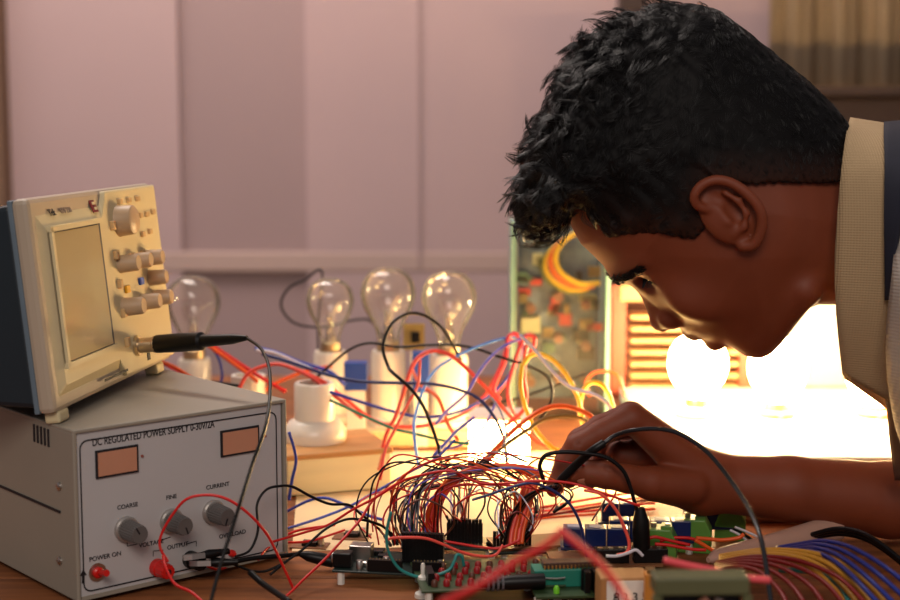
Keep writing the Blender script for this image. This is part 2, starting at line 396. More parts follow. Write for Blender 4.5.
x, z = pf(231, 553); obj('indicator_lamp', MB().lathe([(.0028, 0), (.0028, .003), (.0018, .005), (.0004, .0056)], Matrix.Translation((x, .002, z)) @ Matrix.Rotation(PI / 2, 4, 'X'), 14), m_red, PS, smooth='auto')
for px, py in ((142, 456), (265, 436)):
    x, z = pf(px, py); obj('indicator_lamp', MB().lathe([(.0012, 0), (.001, .001)], Matrix.Translation((x, .002, z)) @ Matrix.Rotation(PI / 2, 4, 'X'), 10), mat('dim_led', (150, 90, 80), .3), PS)
# ================================================================== OSCILLOSCOPE
m_bez = mat('scope_beige', (205, 190, 150), .5, vary=.04, scale=10)
m_bez2 = mat('scope_grey_beige', (172, 156, 136), .5, vary=.04, scale=10)
m_blue = mat('scope_blue_case', (22, 34, 42), .5, vary=.1)
OS_O = Vector((-.278, 1.0529, CZ - .2143 + .003)); OS_A = 1.4245; OS_T = .1028
OS = thing('oscilloscope', 'beige and dark blue oscilloscope tilted back on top of the power supply', 'oscilloscope', OS_O)
OS.rotation_euler = (-OS_T, 0, OS_A)         # leaning backwards, screen turned to the right
MW = Matrix.Translation(OS_O) @ Matrix.Rotation(OS_A, 4, 'Z') @ Matrix.Rotation(-OS_T, 4, 'X')
MI = MW.inverted()
def sf(px, py, y=0):
    o = MI @ Vector((0, 0, CZ)); d = MI.to_3x3() @ ray(px, py); t = (y - o.y) / d.y; p = o + d * t
    return (p.x, p.z)
w2, h2 = .254, .1549
# bezel: outer frame raised forward, sloping in to the control plate
bz = MB()
f0 = 0.0; fd = .012
out = [(0, 0), (w2, 0), (w2, h2), (0, h2)]
bz.box((w2 / 2, .0105, h2 / 2), (w2, .013, h2))
ob = obj('front_bezel', bz, m_bez2, OS, bevel=.004)
SX1_ = sf(113, 347)[0]
# raised face plate with chamfered side at left
cx0 = (sf(50, 233)[0] + sf(66, 361)[0]) / 2 - .005
pl = MB(); XA = SX1_ + .012; XB = XA + .012
vs = [(0.002, .008, .004), (w2 - .002, .008, .004), (w2 - .002, .008, h2 - .002), (.002, .008, h2 - .002),
      (cx0, 0, .018), (w2 - .002, 0, .004), (w2 - .002, 0, h2 - .002), (cx0, 0, h2 - .024)]
pl.add([vs[0], vs[1], vs[2], vs[3], vs[4], vs[5], vs[6], vs[7], (XA, 0, .004 + .014), (XA, 0, h2 - .024), (XB, 0, .004), (XB, 0, h2 - .002), (XB, .008, .004), (XB, .008, h2 - .002)],
       [(0, 3, 7, 4), (4, 7, 9, 8), (8, 9, 11, 10), (10, 11, 6, 5), (0, 4, 8, 12), (12, 8, 10), (3, 13, 9, 7), (13, 11, 9), (12, 10, 5, 1), (13, 2, 6, 11), (1, 5, 6, 2), (0, 12, 13, 3), (12, 1, 2, 13)])
obj('face_plate', pl, m_bez, OS, bevel=.0015)
rc = MB(); ya, yb = .018, .13
rc.add([(.003, ya, .004), (w2 - .003, ya, .004), (w2 - .003, ya, h2 - .003), (.003, ya, h2 - .003), (.010, yb, .018), (w2 - .010, yb, .018), (w2 - .010, yb, h2 - .014), (.010, yb, h2 - .014)], [(0, 1, 2, 3), (4, 5, 6, 7), (0, 1, 5, 4), (1, 2, 6, 5), (2, 3, 7, 6), (3, 0, 4, 7)])
obj('rear_case', rc, m_blue, OS, bevel=.004)
obj('case_trim', MB().box((w2 / 2, .018, h2 / 2), (w2 - .001, .004, h2 - .001)), mat('slate_trim', (96, 112, 124), .5), OS, bevel=.001)
# screen
sx0, sz0 = sf(66, 361); sx1, sz1 = sf(101, 224); sx0b, sz1b = sf(50, 233); sx1b, sz0b = sf(113, 347)
SX0, SX1 = cx0 + .005, sf(113, 347)[0]; SZ0, SZ1 = sf(68, 361)[1], sf(100, 224)[1]
obj('screen_recess', MB().box(((SX0 + SX1) / 2, -.0002, (SZ0 + SZ1) / 2), (SX1 - SX0 + .006, .0012, SZ1 - SZ0 + .004)), mat('recess_dark', (70, 62, 66), .5), OS)
sc_ = obj('screen', MB().box(((SX0 + SX1) / 2 - .002, -.0012, (SZ0 + SZ1) / 2), (SX1 - SX0 - .002, .0014, SZ1 - SZ0)), mat('lcd_glass', (196, 178, 138), .18, vary=.05, scale=6, coat=.6), OS)
obj('screen_frame', MB().box((SX0 - .001, -.001, (SZ0 + SZ1) / 2), (.004, .004, SZ1 - SZ0 + .008)).box(((SX0 + SX1) / 2, -.001, SZ0 - .003), (SX1 - SX0 + .008, .004, .004)).box(((SX0 + SX1) / 2, -.001, SZ1 + .003), (SX1 - SX0 + .008, .004, .004)), m_bez, OS)
# foot
obj('foot', MB().box((.016, .010, -.0035), (.018, .012, .009)), m_bez, OS, bevel=.002)
obj('foot', MB().box((w2 - .03, .010, -.0035), (.018, .012, .009)), m_bez, OS, bevel=.002)
for fx in (.05, w2 - .05): obj('rear_foot', MB().box((fx, .115, .012), (.02, .016, .012)), m_blue, OS)
MS = lambda x, z: Matrix.Translation((x, -.0004, z)) @ Matrix.Rotation(PI / 2, 4, 'X')
A = sf(62, 214); B = sf(104, 205)
mslope = Matrix.Translation((sf(52, 214)[0], .0025, h2 - .0125)) @ Matrix.Rotation(PI / 2 - .35, 4, 'X')
text('lettering', 'Tek', .0075, m_ink, OS, mslope)
text('lettering', 'TDS 210', .006, mat('grey_print', (130, 112, 100), .6), OS, mslope @ Matrix.Translation((.020, 0, 0)))
LGX = sf(96, 203)[0] - sf(52, 214)[0]; lg = MB(); lg.box((.0, 0, 0), (.010, .010, .0008), mslope @ Matrix.Translation((LGX, 0, 0)))
lo = obj('logo', lg, mat('logo_maroon', (112, 26, 34), .5), OS)
obj('logo_mark', MB().box((.001, .0022, .0006), (.005, .0022, .0004), mslope @ Matrix.Translation((LGX, 0, 0))).box((.001, -.0022, .0006), (.005, .0022, .0004), mslope @ Matrix.Translation((LGX, 0, 0))), m_bez, lo)
m_kn = mat('scope_knob', (178, 150, 118), .45, vary=.05)
def sknob(px, py, r, h, label=None, nm='knob', mm=None):
    x, z = sf(px, py, 0); A = Matrix.Translation((x, 0, z)) @ Matrix.Rotation(PI / 2, 4, 'X')
    o = obj(nm, MB().lathe([(r * 1.05, 0), (r, h * .15), (r * .94, h * .9), (r * .8, h)], A, 24), mm or m_kn, OS, smooth='auto'); return o
for px, py, r, h in ((119, 221, .0125, .014), (120, 264, .0072, .016), (134, 261, .0068, .015), (146, 258, .0068, .015), (150, 278, .0066, .015), (124, 307, .0075, .017), (142, 302, .0068, .016), (154, 298, .0068, .016)):
    sknob(px, py, r, h)
m_btn = mat('scope_button', (196, 160, 110), .5, vary=.05)
k = 0
for i in range(5):
    x = XB + .004; z = .125 - i * .0235
    obj('button', MB().box((x, -.0015, z), (.006, .004, .0075)), m_btn, OS, bevel=.001)
for (x, z) in ((.206, .143), (.222, .143), (.238, .143), (.240, .129), (.252, .129), (.264, .130), (.240, .113), (.254, .114), (.236, .143 - .045), (.214, .098), (.228, .052), (.252, .052)):
    x = XB + (x - .185) * (w2 - XB) / .0917; obj('button', MB().box((x, -.001, z), (.0068, .003, .0045)), m_btn, OS, bevel=.0008)
for x, z, c, n_ in ((.200, .072, (226, 168, 30), 'yellow'), (.226, .075, (70, 96, 190), 'blue'), (.196, .094, (210, 70, 50), 'red')):
    x = XB + (x - .185) * (w2 - XB) / .0917; o = obj('button', MB().box((x, -.001, z), (.008, .003, .006)), mat(n_ + '_button', c, .5), OS, bevel=.0008); o['label'] = n_ + ' button'
obj('printed_line', MB().box((.112, -.0004, .009), (.05, .0004, .002)), m_ink, OS)
obj('printed_square', MB().box((.187, -.0004, .012), (.006, .0006, .006)), m_ink, OS)
# bnc socket, probe plug and its cable
bx, bz_ = sf(146, 345, -.008)
A = Matrix.Translation((bx, 0, bz_)) @ Matrix.Rotation(PI / 2, 4, 'X')
obj('input_socket', MB().lathe([(.0085, 0), (.0085, .003), (.0062, .003), (.0062, .014), (.0072, .015), (.0072, .02), (.005, .02)], A, 24), mat('nickel', (200, 180, 150), .3, .9), OS, smooth='auto')
bp = MW @ Vector((bx, -.018, bz_))
# ================================================================== LAMPS AND BACKGROUND THINGS
m_por = mat('porcelain', (232, 222, 206), .25, vary=.03, scale=15)
m_brass = mat('cap_metal', (190, 168, 130), .35, .9, vary=.1)
m_lit = mat('lit_glass', (255, 236, 200), .3, vary=.02, emit=BULB_E, emitcol=(255, 216, 156))
m_lit2 = mat('lit_glass_low', (255, 236, 200), .3, vary=.02, emit=BULB_E * .6, emitcol=(255, 206, 130))
m_tan = mat('tan_holder', (206, 152, 92), .5, vary=.1)
m_wp = mat('white_panel', (205, 202, 198), .6, vary=.02, scale=5)
m_fil = mat('filament_mount', (225, 190, 130), .3, vary=.05)
g_bulb = clear_glass('bulb_glass', (253, 251, 246), .03, ior=1.22, haze=.07)
BP = [(.0118, 0), (.0128, .008), (.016, .018), (.0215, .028), (.0268, .038), (.0300, .050), (.0300, .057), (.0278, .066), (.0235, .0735), (.016, .0795), (.008, .082), (.0012, .0826)]
BG_ = [(.0118, 0), (.0125, .003), (.0150, .006), (.0205, .011), (.0262, .019), (.0292, .028), (.0300, .035), (.0292, .044), (.0262, .052), (.0205, .060), (.012, .0645), (.004, .0665), (.001, .0667)]
def bprof(dr=0, gl=False):
    P = smoothpath([(a, 0, b) for a, b in (BG_ if gl else BP)], 3); return [(max(p.x - dr, .0006), p.z) for p in P]
def bulb(x, y, z, lit, label, group=None, s=1.0):
    t = thing('light_bulb', label, 'light bulb', (x, y, z), group=group)
    t.scale = (s, s, s)
    obj('glass_globe', MB().lathe(bprof(), n=36, cap=False) if not lit else MB().lathe(bprof(0, True), n=32), (m_lit2 if label[:3] == 'low' else m_lit) if lit else g_bulb, t, smooth=True)
    cp = MB(); prof = [(.010, -.019), (.0125, -.018)]
    for i in range(4): prof += [(.0125, -.016 + i * .0038), (.0118, -.0142 + i * .0038)]
    prof += [(.0128, 0), (.0118, .001)]; cp.lathe(prof, n=28); obj('screw_cap', cp, m_brass, t, smooth=True)
    if not lit:
        obj('stem', MB().lathe([(.008, 0), (.0055, .012), (.0035, .028), (.0042, .034), (.001, .036)], n=16, cap=False), clear_glass('stem_glass', (245, 240, 225), .12), t, smooth=True)
        fm = MB(); 
        for sx in (-1, 1): fm.tube([(sx * .003, 0, .02), (sx * .004, 0, .036), (sx * .011, 0, .050)], .0005, 5)
        obj('filament_wire', fm, m_steel, t)
        obj('filament', MB().tube([(-.011, 0, .050), (-.005, .002, .0525), (0, .003, .0515), (.005, .002, .0525), (.011, 0, .050)], .0004, 5), m_steel, t)
    return t
def holder(x, y, z0, z1, r, label, lit_s=1, grp=None, mm=None):
    t = thing('lamp_holder', label, 'lamp holder', (x, y, z0), group=grp); h = z1 - z0
    obj('porcelain_body', MB().lathe([(r * 1.25, 0), (r * 1.25, .006), (r, .009), (r, h - .004), (r * .92, h), (r * .72, h), (r * .72, h - .018), (.001, h - .018)], n=30), mm or m_por, t, smooth='auto')
    obj('brass_liner', MB().lathe([(r * .7, h - .018), (r * .7, h + .001), (r * .68, h + .001)], n=24, cap=False), m_brass, t)
    obj('terminal_screw', MB().cyl((0, -r * 1.1, .004), (0, -r * 1.3, .004), .003), m_steel, t)
    return t
Yb = 1.6
LR = thing('lamp_board', 'pale wooden board carrying the three clear bulbs', 'board', (W(390, 440, Yb).x, Yb, TZ))
obj('board', MB().box((0, 0, .009), (.20, .07, .018)), mat('pale_board', (226, 196, 146), .6, vary=.1), LR, bevel=.002)
for px, gy, s, lb, lh in ((330, 301, .86, 'clear unlit bulb, leftmost of the three standing in a row', 'white lamp holder under the left one of the three clear bulbs'), (388, 294, .98, 'clear unlit bulb, tallest and middle of the three in a row', 'white lamp holder under the middle one of the three clear bulbs'), (449, 298, .98, 'clear unlit bulb, right one of the three in a row', 'white lamp holder under the right one of the three clear bulbs')):
    y = Yb + (.02 if px == 330 else 0)
    g = W(px, gy, y); zb = g.z - .053 * s
    holder(g.x, y, TZ + .018, zb - .009, .0185 * (1.1 if px == 449 else 1), lh)
    bulb(g.x, y, zb, False, lb, s=s)
g = W(193, 302, 1.72); holder(g.x, 1.72, TZ, g.z - .066, .019, 'white lamp holder under the clear bulb behind the oscilloscope'); bulb(g.x, 1.72, g.z - .056, False, 'clear unlit bulb standing behind the oscilloscope knobs', s=1.05)
# pale sheet under the wires
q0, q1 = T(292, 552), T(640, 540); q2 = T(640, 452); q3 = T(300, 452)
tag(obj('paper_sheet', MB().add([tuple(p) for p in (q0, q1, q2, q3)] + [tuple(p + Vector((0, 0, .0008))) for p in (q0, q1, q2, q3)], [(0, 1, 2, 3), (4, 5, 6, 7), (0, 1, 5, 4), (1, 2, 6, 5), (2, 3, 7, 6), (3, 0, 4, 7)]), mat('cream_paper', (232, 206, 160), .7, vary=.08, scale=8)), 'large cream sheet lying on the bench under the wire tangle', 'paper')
# wooden box with ceramic socket
c = T(340, 494)
m_box = mat('pale_wood_box', (248, 230, 176), .55, vary=.12, scale=10, stretch=(1, 1, 6))
bx0 = T(288, 498, TZ + .0008); bx1 = T(391, 490); hb = W(340, 453, c.y).z - TZ
wb = thing('wooden_box', 'pale wooden box beside the power supply carrying a white ceramic socket', 'box', (c.x, c.y, TZ), math.atan2(bx1.y - bx0.y, bx1.x - bx0.x))
lw = (bx1 - bx0).length
obj('box_body', MB().box((0, .045, hb / 2), (lw, .09, hb - .004)), m_box, wb, bevel=.001)
obj('box_lid', MB().box((0, .045, hb - .001), (lw + .004, .094, .005)), mat('box_lid_wood', (206, 148, 84), .5, vary=.2, scale=10, stretch=(1, 8, 8)), wb, bevel=.001)
s = W(317, 440, c.y + .05)
t = thing('ceramic_socket', 'empty white ceramic lamp socket with round flange on top of the wooden box', 'lamp socket', (s.x - .002, c.y + .05, TZ + hb + .0015))
z1 = W(317, 384, c.y + .05).z - (TZ + hb)
obj('flange', MB().lathe([(.030, 0), (.031, .004), (.030, .012), (.024, .019), (.019, .021), (.001, .021)], n=36), m_por, t, smooth='auto')
obj('socket_tube', MB().lathe([(.0195, .019), (.0195, z1 - .002), (.0185, z1), (.0145, z1), (.0145, z1 - .03), (.001, z1 - .03)], n=36), m_por, t, smooth='auto')
obj('contact', MB().lathe([(.0142, z1 - .03), (.0142, z1 - .004)], n=24, cap=False), m_brass, t)
s = T(249, 392); s = W(249, 420, 1.52)
t = thing('ceramic_socket', 'small empty ceramic socket half hidden behind the power supply', 'lamp socket', (s.x, 1.52, TZ))
z1 = W(249, 375, 1.52).z - TZ
obj('flange', MB().lathe([(.028, 0), (.028, .01), (.02, .016), (.001, .016)], n=32), m_por, t, smooth='auto')
obj('socket_tube', MB().lathe([(.0175, .014), (.0175, z1), (.0135, z1), (.0135, z1 - .02), (.001, z1 - .02)], n=32), m_por, t, smooth='auto')
# white block in the middle, given emission to stand in for blown-out glare
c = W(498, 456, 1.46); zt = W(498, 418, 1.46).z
m_glow = mat('block_glow', (255, 238, 205), .4, vary=.02, emit=42, emitcol=(255, 206, 128))
t = thing('glow_block', 'square white block made to glow behind the wire tangle', 'glowing block', (c.x, 1.46, TZ), R(-6))
obj('glow_body', MB().box((0, .02, (zt - TZ) / 2 + .002), (.058, .046, zt - TZ - .008)), m_glow, t, bevel=.003)
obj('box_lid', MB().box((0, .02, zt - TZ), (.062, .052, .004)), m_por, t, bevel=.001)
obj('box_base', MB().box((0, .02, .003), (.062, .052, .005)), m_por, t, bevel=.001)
# blue capacitors between holders
for px, py, Y, w0, h0, lb in ((356, 376, 1.56, .024, .03, 'blue relay cube between the left and middle lamp holders'), (421, 372, 1.57, .018, .044, 'dark blue relay cube between the middle and right lamp holders')):
    q = W(px, py, Y); t = thing('relay_cube', lb, 'relay', (q.x, Y, TZ + .0005))
    hh = q.z - TZ
    obj('pin_header', MB().box((0, 0, (hh - h0 / 2) / 2), (w0 * .8, .012, hh - h0 / 2)), m_white, t)
    obj('relay_body', MB().box((0, 0, hh), (w0, .016, h0)), mat('relay_blue', (24, 62, 150), .35), t, bevel=.001)
q = W(414, 336, 1.68); t = thing('circuit_module', 'small olive module standing between the middle and right clear bulbs', 'circuit module', (q.x, 1.68, TZ))
obj('module_post', MB().box((0, 0, (q.z - TZ) / 2), (.008, .008, q.z - TZ)), m_white, t)
obj('module_board', MB().box((0, -.006, q.z - TZ), (.024, .003, .03)), mat('olive_board', (150, 128, 72), .5), t)
obj('module_chip', MB().box((.002, -.009, q.z - TZ), (.01, .004, .012)), m_black, t)
# standing acrylic case with a circuit board inside
Ya = 1.72
a0 = W(513, 430, Ya); a1 = W(606, 430, Ya); zt = W(556, 222, Ya).z
wA = a1.x - a0.x; hA = zt - TZ
t = thing('acrylic_case', 'tall clear acrylic case with green edges and a circuit board inside', 'case', ((a0.x + a1.x) / 2, Ya, TZ))
g_ac = clear_glass('acrylic', (240, 242, 240), .0, ior=1.12, rough=.35)
m_edge = mat('green_edge', (132, 172, 158), .25, vary=.1)
obj('side_panel', MB().box((-wA / 2, .035, hA / 2), (.006, .08, hA)), m_edge, t)
obj('side_panel', MB().box((wA / 2, .035, hA / 2), (.005, .08, hA)), m_edge, t)
obj('front_panel', MB().box((0, -.004, hA / 2), (wA, .003, hA)), g_ac, t)
pcb = obj('circuit_board', MB().box((0, .05, hA / 2 + .005), (wA - .014, .002, hA - .02)), mat('pcb_grey_green', (126, 140, 156), .5, vary=.25, scale=35, col2=(78, 92, 112)), t)
r2 = random.Random(3)
for i in range(9):
    x = (-.3 + .3 * (i % 3)) * wA; z = hA * (.18 + .2 * (i // 3)) + r2.uniform(-.008, .008)
    obj('capacitor', MB().cyl((x, .049, z), (x, .028, z), .0058, 16), mat('capacitor_brown', (140, 92, 72), .4), pcb, smooth='auto')
for i in range(30):
    x = r2.uniform(-.42, .42) * wA; z = r2.uniform(.08, .8) * hA
    c_ = [(196, 190, 150), (60, 54, 50), (150, 120, 70), (190, 60, 50), (80, 110, 90)][i % 5]
    obj('component', MB().box((x, .043, z), (r2.uniform(.006, .02), .01, r2.uniform(.005, .015))), mat('component_%s' % 'abcde'[i % 5], c_, .5), pcb)
obj('transformer', MB().box((-.3 * wA, .038, hA * .46), (.022, .02, .018)), mat('component_a', (196, 190, 150)), pcb)
for c_, rr, off in (('yellow', .003, 0), ('orange', .003, .006), ('yellow', .0022, .012), ('olive', .002, .016)):
    P = [W(px, py, Ya + .015 + off * .5) - Vector(t.location) for px, py in ((578, 232), (565, 240), (556, 254), (558, 268), (568, 278), (582, 284), (600, 283))]
    P = [p + Vector((-off, 0, -off * .6)) for p in P]
    obj('inner_cable', MB().tube(smoothpath(P, 6), rr, 8), mat(c_ + '_cable', {'yellow': (236, 190, 50), 'orange': (232, 110, 50), 'olive': (120, 120, 50)}[c_], .4), t, smooth=True)
# louvred cabinet
Yl = 1.86
l0 = W(610, 430, Yl); l1 = W(742, 430, Yl); zt = W(650, 284, Yl).z; hL = zt - TZ; wL = l1.x - l0.x
t = thing('louvred_cabinet', 'warm lit louvred cabinet behind the face, with an orange wooden post', 'cabinet', (l0.x, Yl, TZ))
m_lou = mat('louvre_cream', (196, 146, 92), .5, vary=.08, scale=8)
m_post = mat('orange_wood', (150, 62, 34), .5, vary=.2, scale=8, stretch=(8, 8, 1))
obj('post', MB().box((.008, -.002, hL / 2), (.018, .02, hL)), m_post, t, bevel=.001)
obj('post', MB().box((wL, -.002, hL / 2), (.016, .02, hL)), m_post, t, bevel=.001)
obj('cabinet_back', MB().box((wL / 2, .06, hL / 2), (wL, .01, hL)), mat('cabinet_inner', (90, 44, 24), .6), t)
obj('cabinet_top', MB().box((wL / 2 + .004, .02, hL - .010), (wL - .01, .07, .02)), m_lou, t, bevel=.001)
sl = MB(); z = .012
while z < hL - .03:
    sl.box((wL / 2 + .008, .008, z), (wL - .03, .034, .006), Matrix.Translation((0, 0, 0))); z += .0148
obj('louvre_slats', sl, m_lou, t, bevel=.001)
# white board added behind the lit bulbs so the glare area blows out
b0 = W(738, 430, 2.02); b1 = W(985, 430, 2.02); zt = W(800, 292, 1.94).z
t = thing('white_panel', 'large white panel added behind the lit bulbs to catch their glare', 'panel', ((b0.x + b1.x) / 2, 1.93, TZ))
obj('panel_board', MB().box((0, 0, (zt - TZ) / 2), (b1.x - b0.x, .012, zt - TZ)), m_wp, t, bevel=.002)
for sx in (-1, 1): obj('panel_foot', MB().box((sx * (b1.x - b0.x) * .42, .02, .006), (.02, .08, .012)), m_wp, t)
LT = thing('lamp_board', 'white board carrying the lit bulbs behind the forearm', 'board', (W(790, 455, 1.64).x, 1.64, TZ))
obj('board', MB().box((.05, -.01, .009), (.44, .38, .018)), m_wp, LT, bevel=.002)
for px, gy, y, s, lb, lh in ((698, 364, 1.64, 1.08, 'lit bulb just below the lips, leftmost of the lit ones', 'white lamp holder just right of the knuckles'),
                         (778, 368, 1.64, 1.08, 'lit bulb blazing below the chin, middle of the lit ones', 'lamp holder of the lit bulb below the chin'),
                         (876, 372, 1.64, 1.08, 'lit bulb below the shirt collar, rightmost of the lit ones', 'lamp holder of the lit bulb below the shirt collar')):
    g = W(px, gy, y); zb = g.z - .035 * s
    holder(g.x, y, TZ + .018, zb - .009, .020 if px < 750 else .016, lh, mm=None if px < 750 else m_tan); bulb(g.x, y, zb, True, lb, s=s)
g = W(622, 441, 1.43); bulb(g.x, 1.43, g.z - .027, True, 'low lit bulb hidden behind the hand', s=.74); holder(g.x, 1.43, TZ, g.z - .027 - .006, .012, 'low lamp holder behind the hand')
# ================================================================== BOARDS IN FRONT
m_pcb = mat('pcb_dark', (28, 44, 40), .4, vary=.3, scale=60)
m_pcbg = mat('pcb_green', (50, 70, 40), .45, vary=.3, scale=60)
m_pcbb = mat('pcb_brown', (128, 84, 52), .5, vary=.2, scale=30)
m_gold = mat('pin_metal', (214, 190, 130), .3, 1)
def local(t, px, py, z): # pixel on the plane z -> local
    q = T(px, py, z); return Matrix.Rotation(-t.rotation_euler.z, 3, 'Z') @ (q - Vector(t.location))
def placed(name, label, cat, px, py, z=TZ, rz=0): return thing(name, label, cat, T(px, py, z), rz)
def standoffs(t, pts, h, m=m_white):
    for x, y in pts: obj('standoff', MB().cyl((x, y, -h), (x, y, 0), .0028, 6), m, t)
# controller board
H = .010
t = placed('controller_board', 'dark microcontroller board with a power jack at its left end', 'circuit board', 394, 572, TZ + H, R(-9))
obj('circuit_board', MB().box((0, .02, .0008), (.092, .056, .0016)), m_pcb, t, bevel=.0004)
standoffs(t, [(-.04, -.004), (.04, -.004), (-.04, .044), (.04, .044)], H)
j = obj('power_jack', MB().box((-.040, .004, .0072), (.014, .011, .011)), m_black, t, bevel=.0008)
obj('jack_ring', MB().cyl((-.047, .004, .008), (-.0482, .004, .008), .004, 18), m_steel, j)
obj('usb_port', MB().box((-.030, .024, .0075), (.017, .013, .012)), m_steel, t, bevel=.0006)
obj('crystal', MB().box((-.020, .006, .0035), (.011, .005, .004)), m_steel, t, bevel=.001)
for x, l in ((-.006, .026), (.026, .022)):
    hd = obj('pin_header', MB().box((x, -.004, .006), (l, .005, .009)), m_black, t); 
    for i in range(int(l / .00254)): obj('header_pin', MB().box((x - l / 2 + .0014 + i * .00254, -.004, .0108), (.0006, .0006, .0012)), m_gold, hd)
cb = MB()
for i in range(11):
    for k in range(2): cb.box((.004 + i * .0029, .020 + k * .0028, .0135), (.0025, .0025, .023))
cb.box((.0185, .0214, .0135), (.0318, .005, .018)); obj('connector_block', cb, m_black, t)
for x, y, sx, sy, sz in ((-.014, .03, .008, .008, .003), (-.022, .038, .014, .01, .004), (-.034, .041, .012, .006, .005)): obj('chip', MB().box((x, y, .0016 + sz / 2), (sx, sy, sz)), m_black, t, bevel=.0003)
for x, y in ((-.026, -.002), (-.018, -.003), (-.008, .010), (.034, .008)): obj('capacitor', MB().lathe([(.0026, .0016), (.0026, .008), (.0022, .0085)], Matrix.Translation((x, y, 0)), 14), m_steel, t, smooth='auto')
# board of red trimmers
t = placed('trimmer_board', 'circuit board crowded with rows of small red trimmers in the centre foreground', 'circuit board', 492, 586, TZ + .012, R(8))
obj('circuit_board', MB().box((0, .026, .0008), (.105, .072, .0016)), m_pcbg, t, bevel=.0004)
standoffs(t, [(-.047, -.006), (.047, -.006), (-.047, .055), (.047, .055)], .012)
for j in range(4):
    for i in range(10):
        x = -.042 + i * .0088 + (j % 2) * .003; y = .0 + j * .0135
        l = obj('trimmer', MB().lathe([(.0025, .0016), (.0025, .005), (.0015, .0064), (.0003, .0066)], Matrix.Translation((x, y, 0)), 10), mat('trimmer_red', (150, 24, 30), .3) if (i + j) % 4 else mat('trimmer_brown', (90, 50, 34), .4), t, smooth='auto')
obj('pin_strip', MB().box((-.044, .012, .006), (.005, .02, .009)), m_black, t)
obj('cable_plug', MB().tube([(-.012, -.012, .006), (.004, -.012, .006), (.010, -.012, .006), (.036, -.012, .006)], .005, 12, radii=[.003, .0045, .0056, .0056]), m_black, t, smooth='auto')
for i in range(4): obj('plug_ridge', MB().cyl((-.006 + i * .0035, -.012, .006), (-.0045 + i * .0035, -.012, .006), .0058, 12), mat('ridge_grey', (90, 88, 92), .4), t)
# plastic pin
q = T(398, 598); o = obj('plastic_standoff', MB().lathe([(.0062, 0), (.006, .003), (.0028, .005), (.0026, .013), (.0036, .0135), (.0036, .0155), (.0016, .017), (.0016, .024), (.001, .0255)], n=16), m_white, smooth='auto'); o.location = T(423, 597); tag(o, 'white plastic standoff standing upright at the front edge', 'standoff')
# second connector block and small carrier
t = placed('connector_board', 'small dark board with a tall black connector block behind the controller', 'circuit board', 464, 548, TZ + .006, R(-4))
obj('circuit_board', MB().box((0, .01, .0008), (.05, .034, .0016)), m_pcb, t); standoffs(t, [(-.02, 0), (.02, 0), (-.02, .022), (.02, .022)], .006)
cb = MB()
for i in range(10): cb.box((-.0125 + i * .0028, .008, .0115), (.0024, .0028, .020))
cb.box((0, .0095, .010), (.029, .004, .016)); obj('connector_block', cb, m_black, t)
t = placed('connector_board', 'dark board holding the upright ribbon cables below the fingertips', 'circuit board', 514, 552, TZ + .006, R(4))
obj('circuit_board', MB().box((.002, .008, .0008), (.045, .03, .0016)), m_pcb, t); standoffs(t, [(-.018, 0), (.02, 0), (-.018, .018), (.02, .018)], .006)
cb = MB()
for i in range(4): cb.box((-.0150 + i * .0028, .006, .0085), (.0024, .0028, .014))
for i in range(5): cb.box((.002 + i * .0028, .006, .012), (.0024, .0028, .021))
obj('connector_block', cb, m_black, t)
# zif socket board
t = placed('programmer_board', 'board with a teal zero force socket holding a brown chip', 'circuit board', 572, 593, TZ + .010, R(6))
obj('circuit_board', MB().box((.004, .018, .0008), (.064, .060, .0016)), m_pcbg, t); standoffs(t, [(-.026, -.008), (.034, -.008), (-.026, .04), (.034, .04)], .010)
m_teal = mat('socket_teal', (34, 122, 104), .4)
z = obj('zif_socket', MB().box((0, .018, .008), (.052, .018, .0128)), m_teal, t, bevel=.0006)
obj('chip', MB().box((.002, .018, .0168), (.042, .011, .004)), mat('chip_brown', (74, 50, 40), .35), z, bevel=.0004)
pn = MB()
for i in range(14): pn.box((-.018 + i * .0028, .0118, .0158), (.0012, .002, .0026))
obj('chip_pins', pn, m_gold, z)
obj('lever', MB().tube([(-.02, .0085, .009), (-.01, .006, .009), (-.004, .006, .0095)], .0008, 6), m_steel, z)
obj('heat_sink', MB().box((.010, -.002, .009), (.004, .010, .016)).box((.016, -.002, .009), (.003, .010, .016)).box((.022, -.002, .009), (.003, .010, .016)).box((.016, .002, .009), (.018, .003, .016)), m_black, t)
obj('indicator_lamp', MB().lathe([(.0022, .0016), (.0022, .005), (.0012, .007), (.0002, .0072)], Matrix.Translation((-.012, -.004, 0)), 12), mat('green_led', (120, 210, 50), .3), t, smooth='auto')
# brown carrier boards
for px, py, s1, s2, rz, lb in ((528, 543, .06, .035, 14, 'brown perforated board lying left of the blue relays'), (604, 560, .085, .04, 3, 'brown perforated board in front of the blue relays')):
    t = placed('perforated_board', lb, 'circuit board', px, py, TZ + .008, R(rz))
    obj('circuit_board', MB().box((0, .0, .0008), (s1, s2, .0016)), m_pcbb, t); standoffs(t, [(s1 * .4 * a, s2 * .4 * b) for a in (-1, 1) for b in (-1, 1)], .008)
    if px == 604:
        for i in range(2):
            tb_ = obj('terminal_block', MB().box((.004 + i * .03, -.010, .007), (.026, .011, .011)), m_black, t, bevel=.0006)
            for k in range(3): obj('terminal_screw', MB().cyl((-.005 + i * .03 + k * .008, -.012, .0125), (-.005 + i * .03 + k * .008, -.012, .0135), .0022, 12), m_steel, tb_)
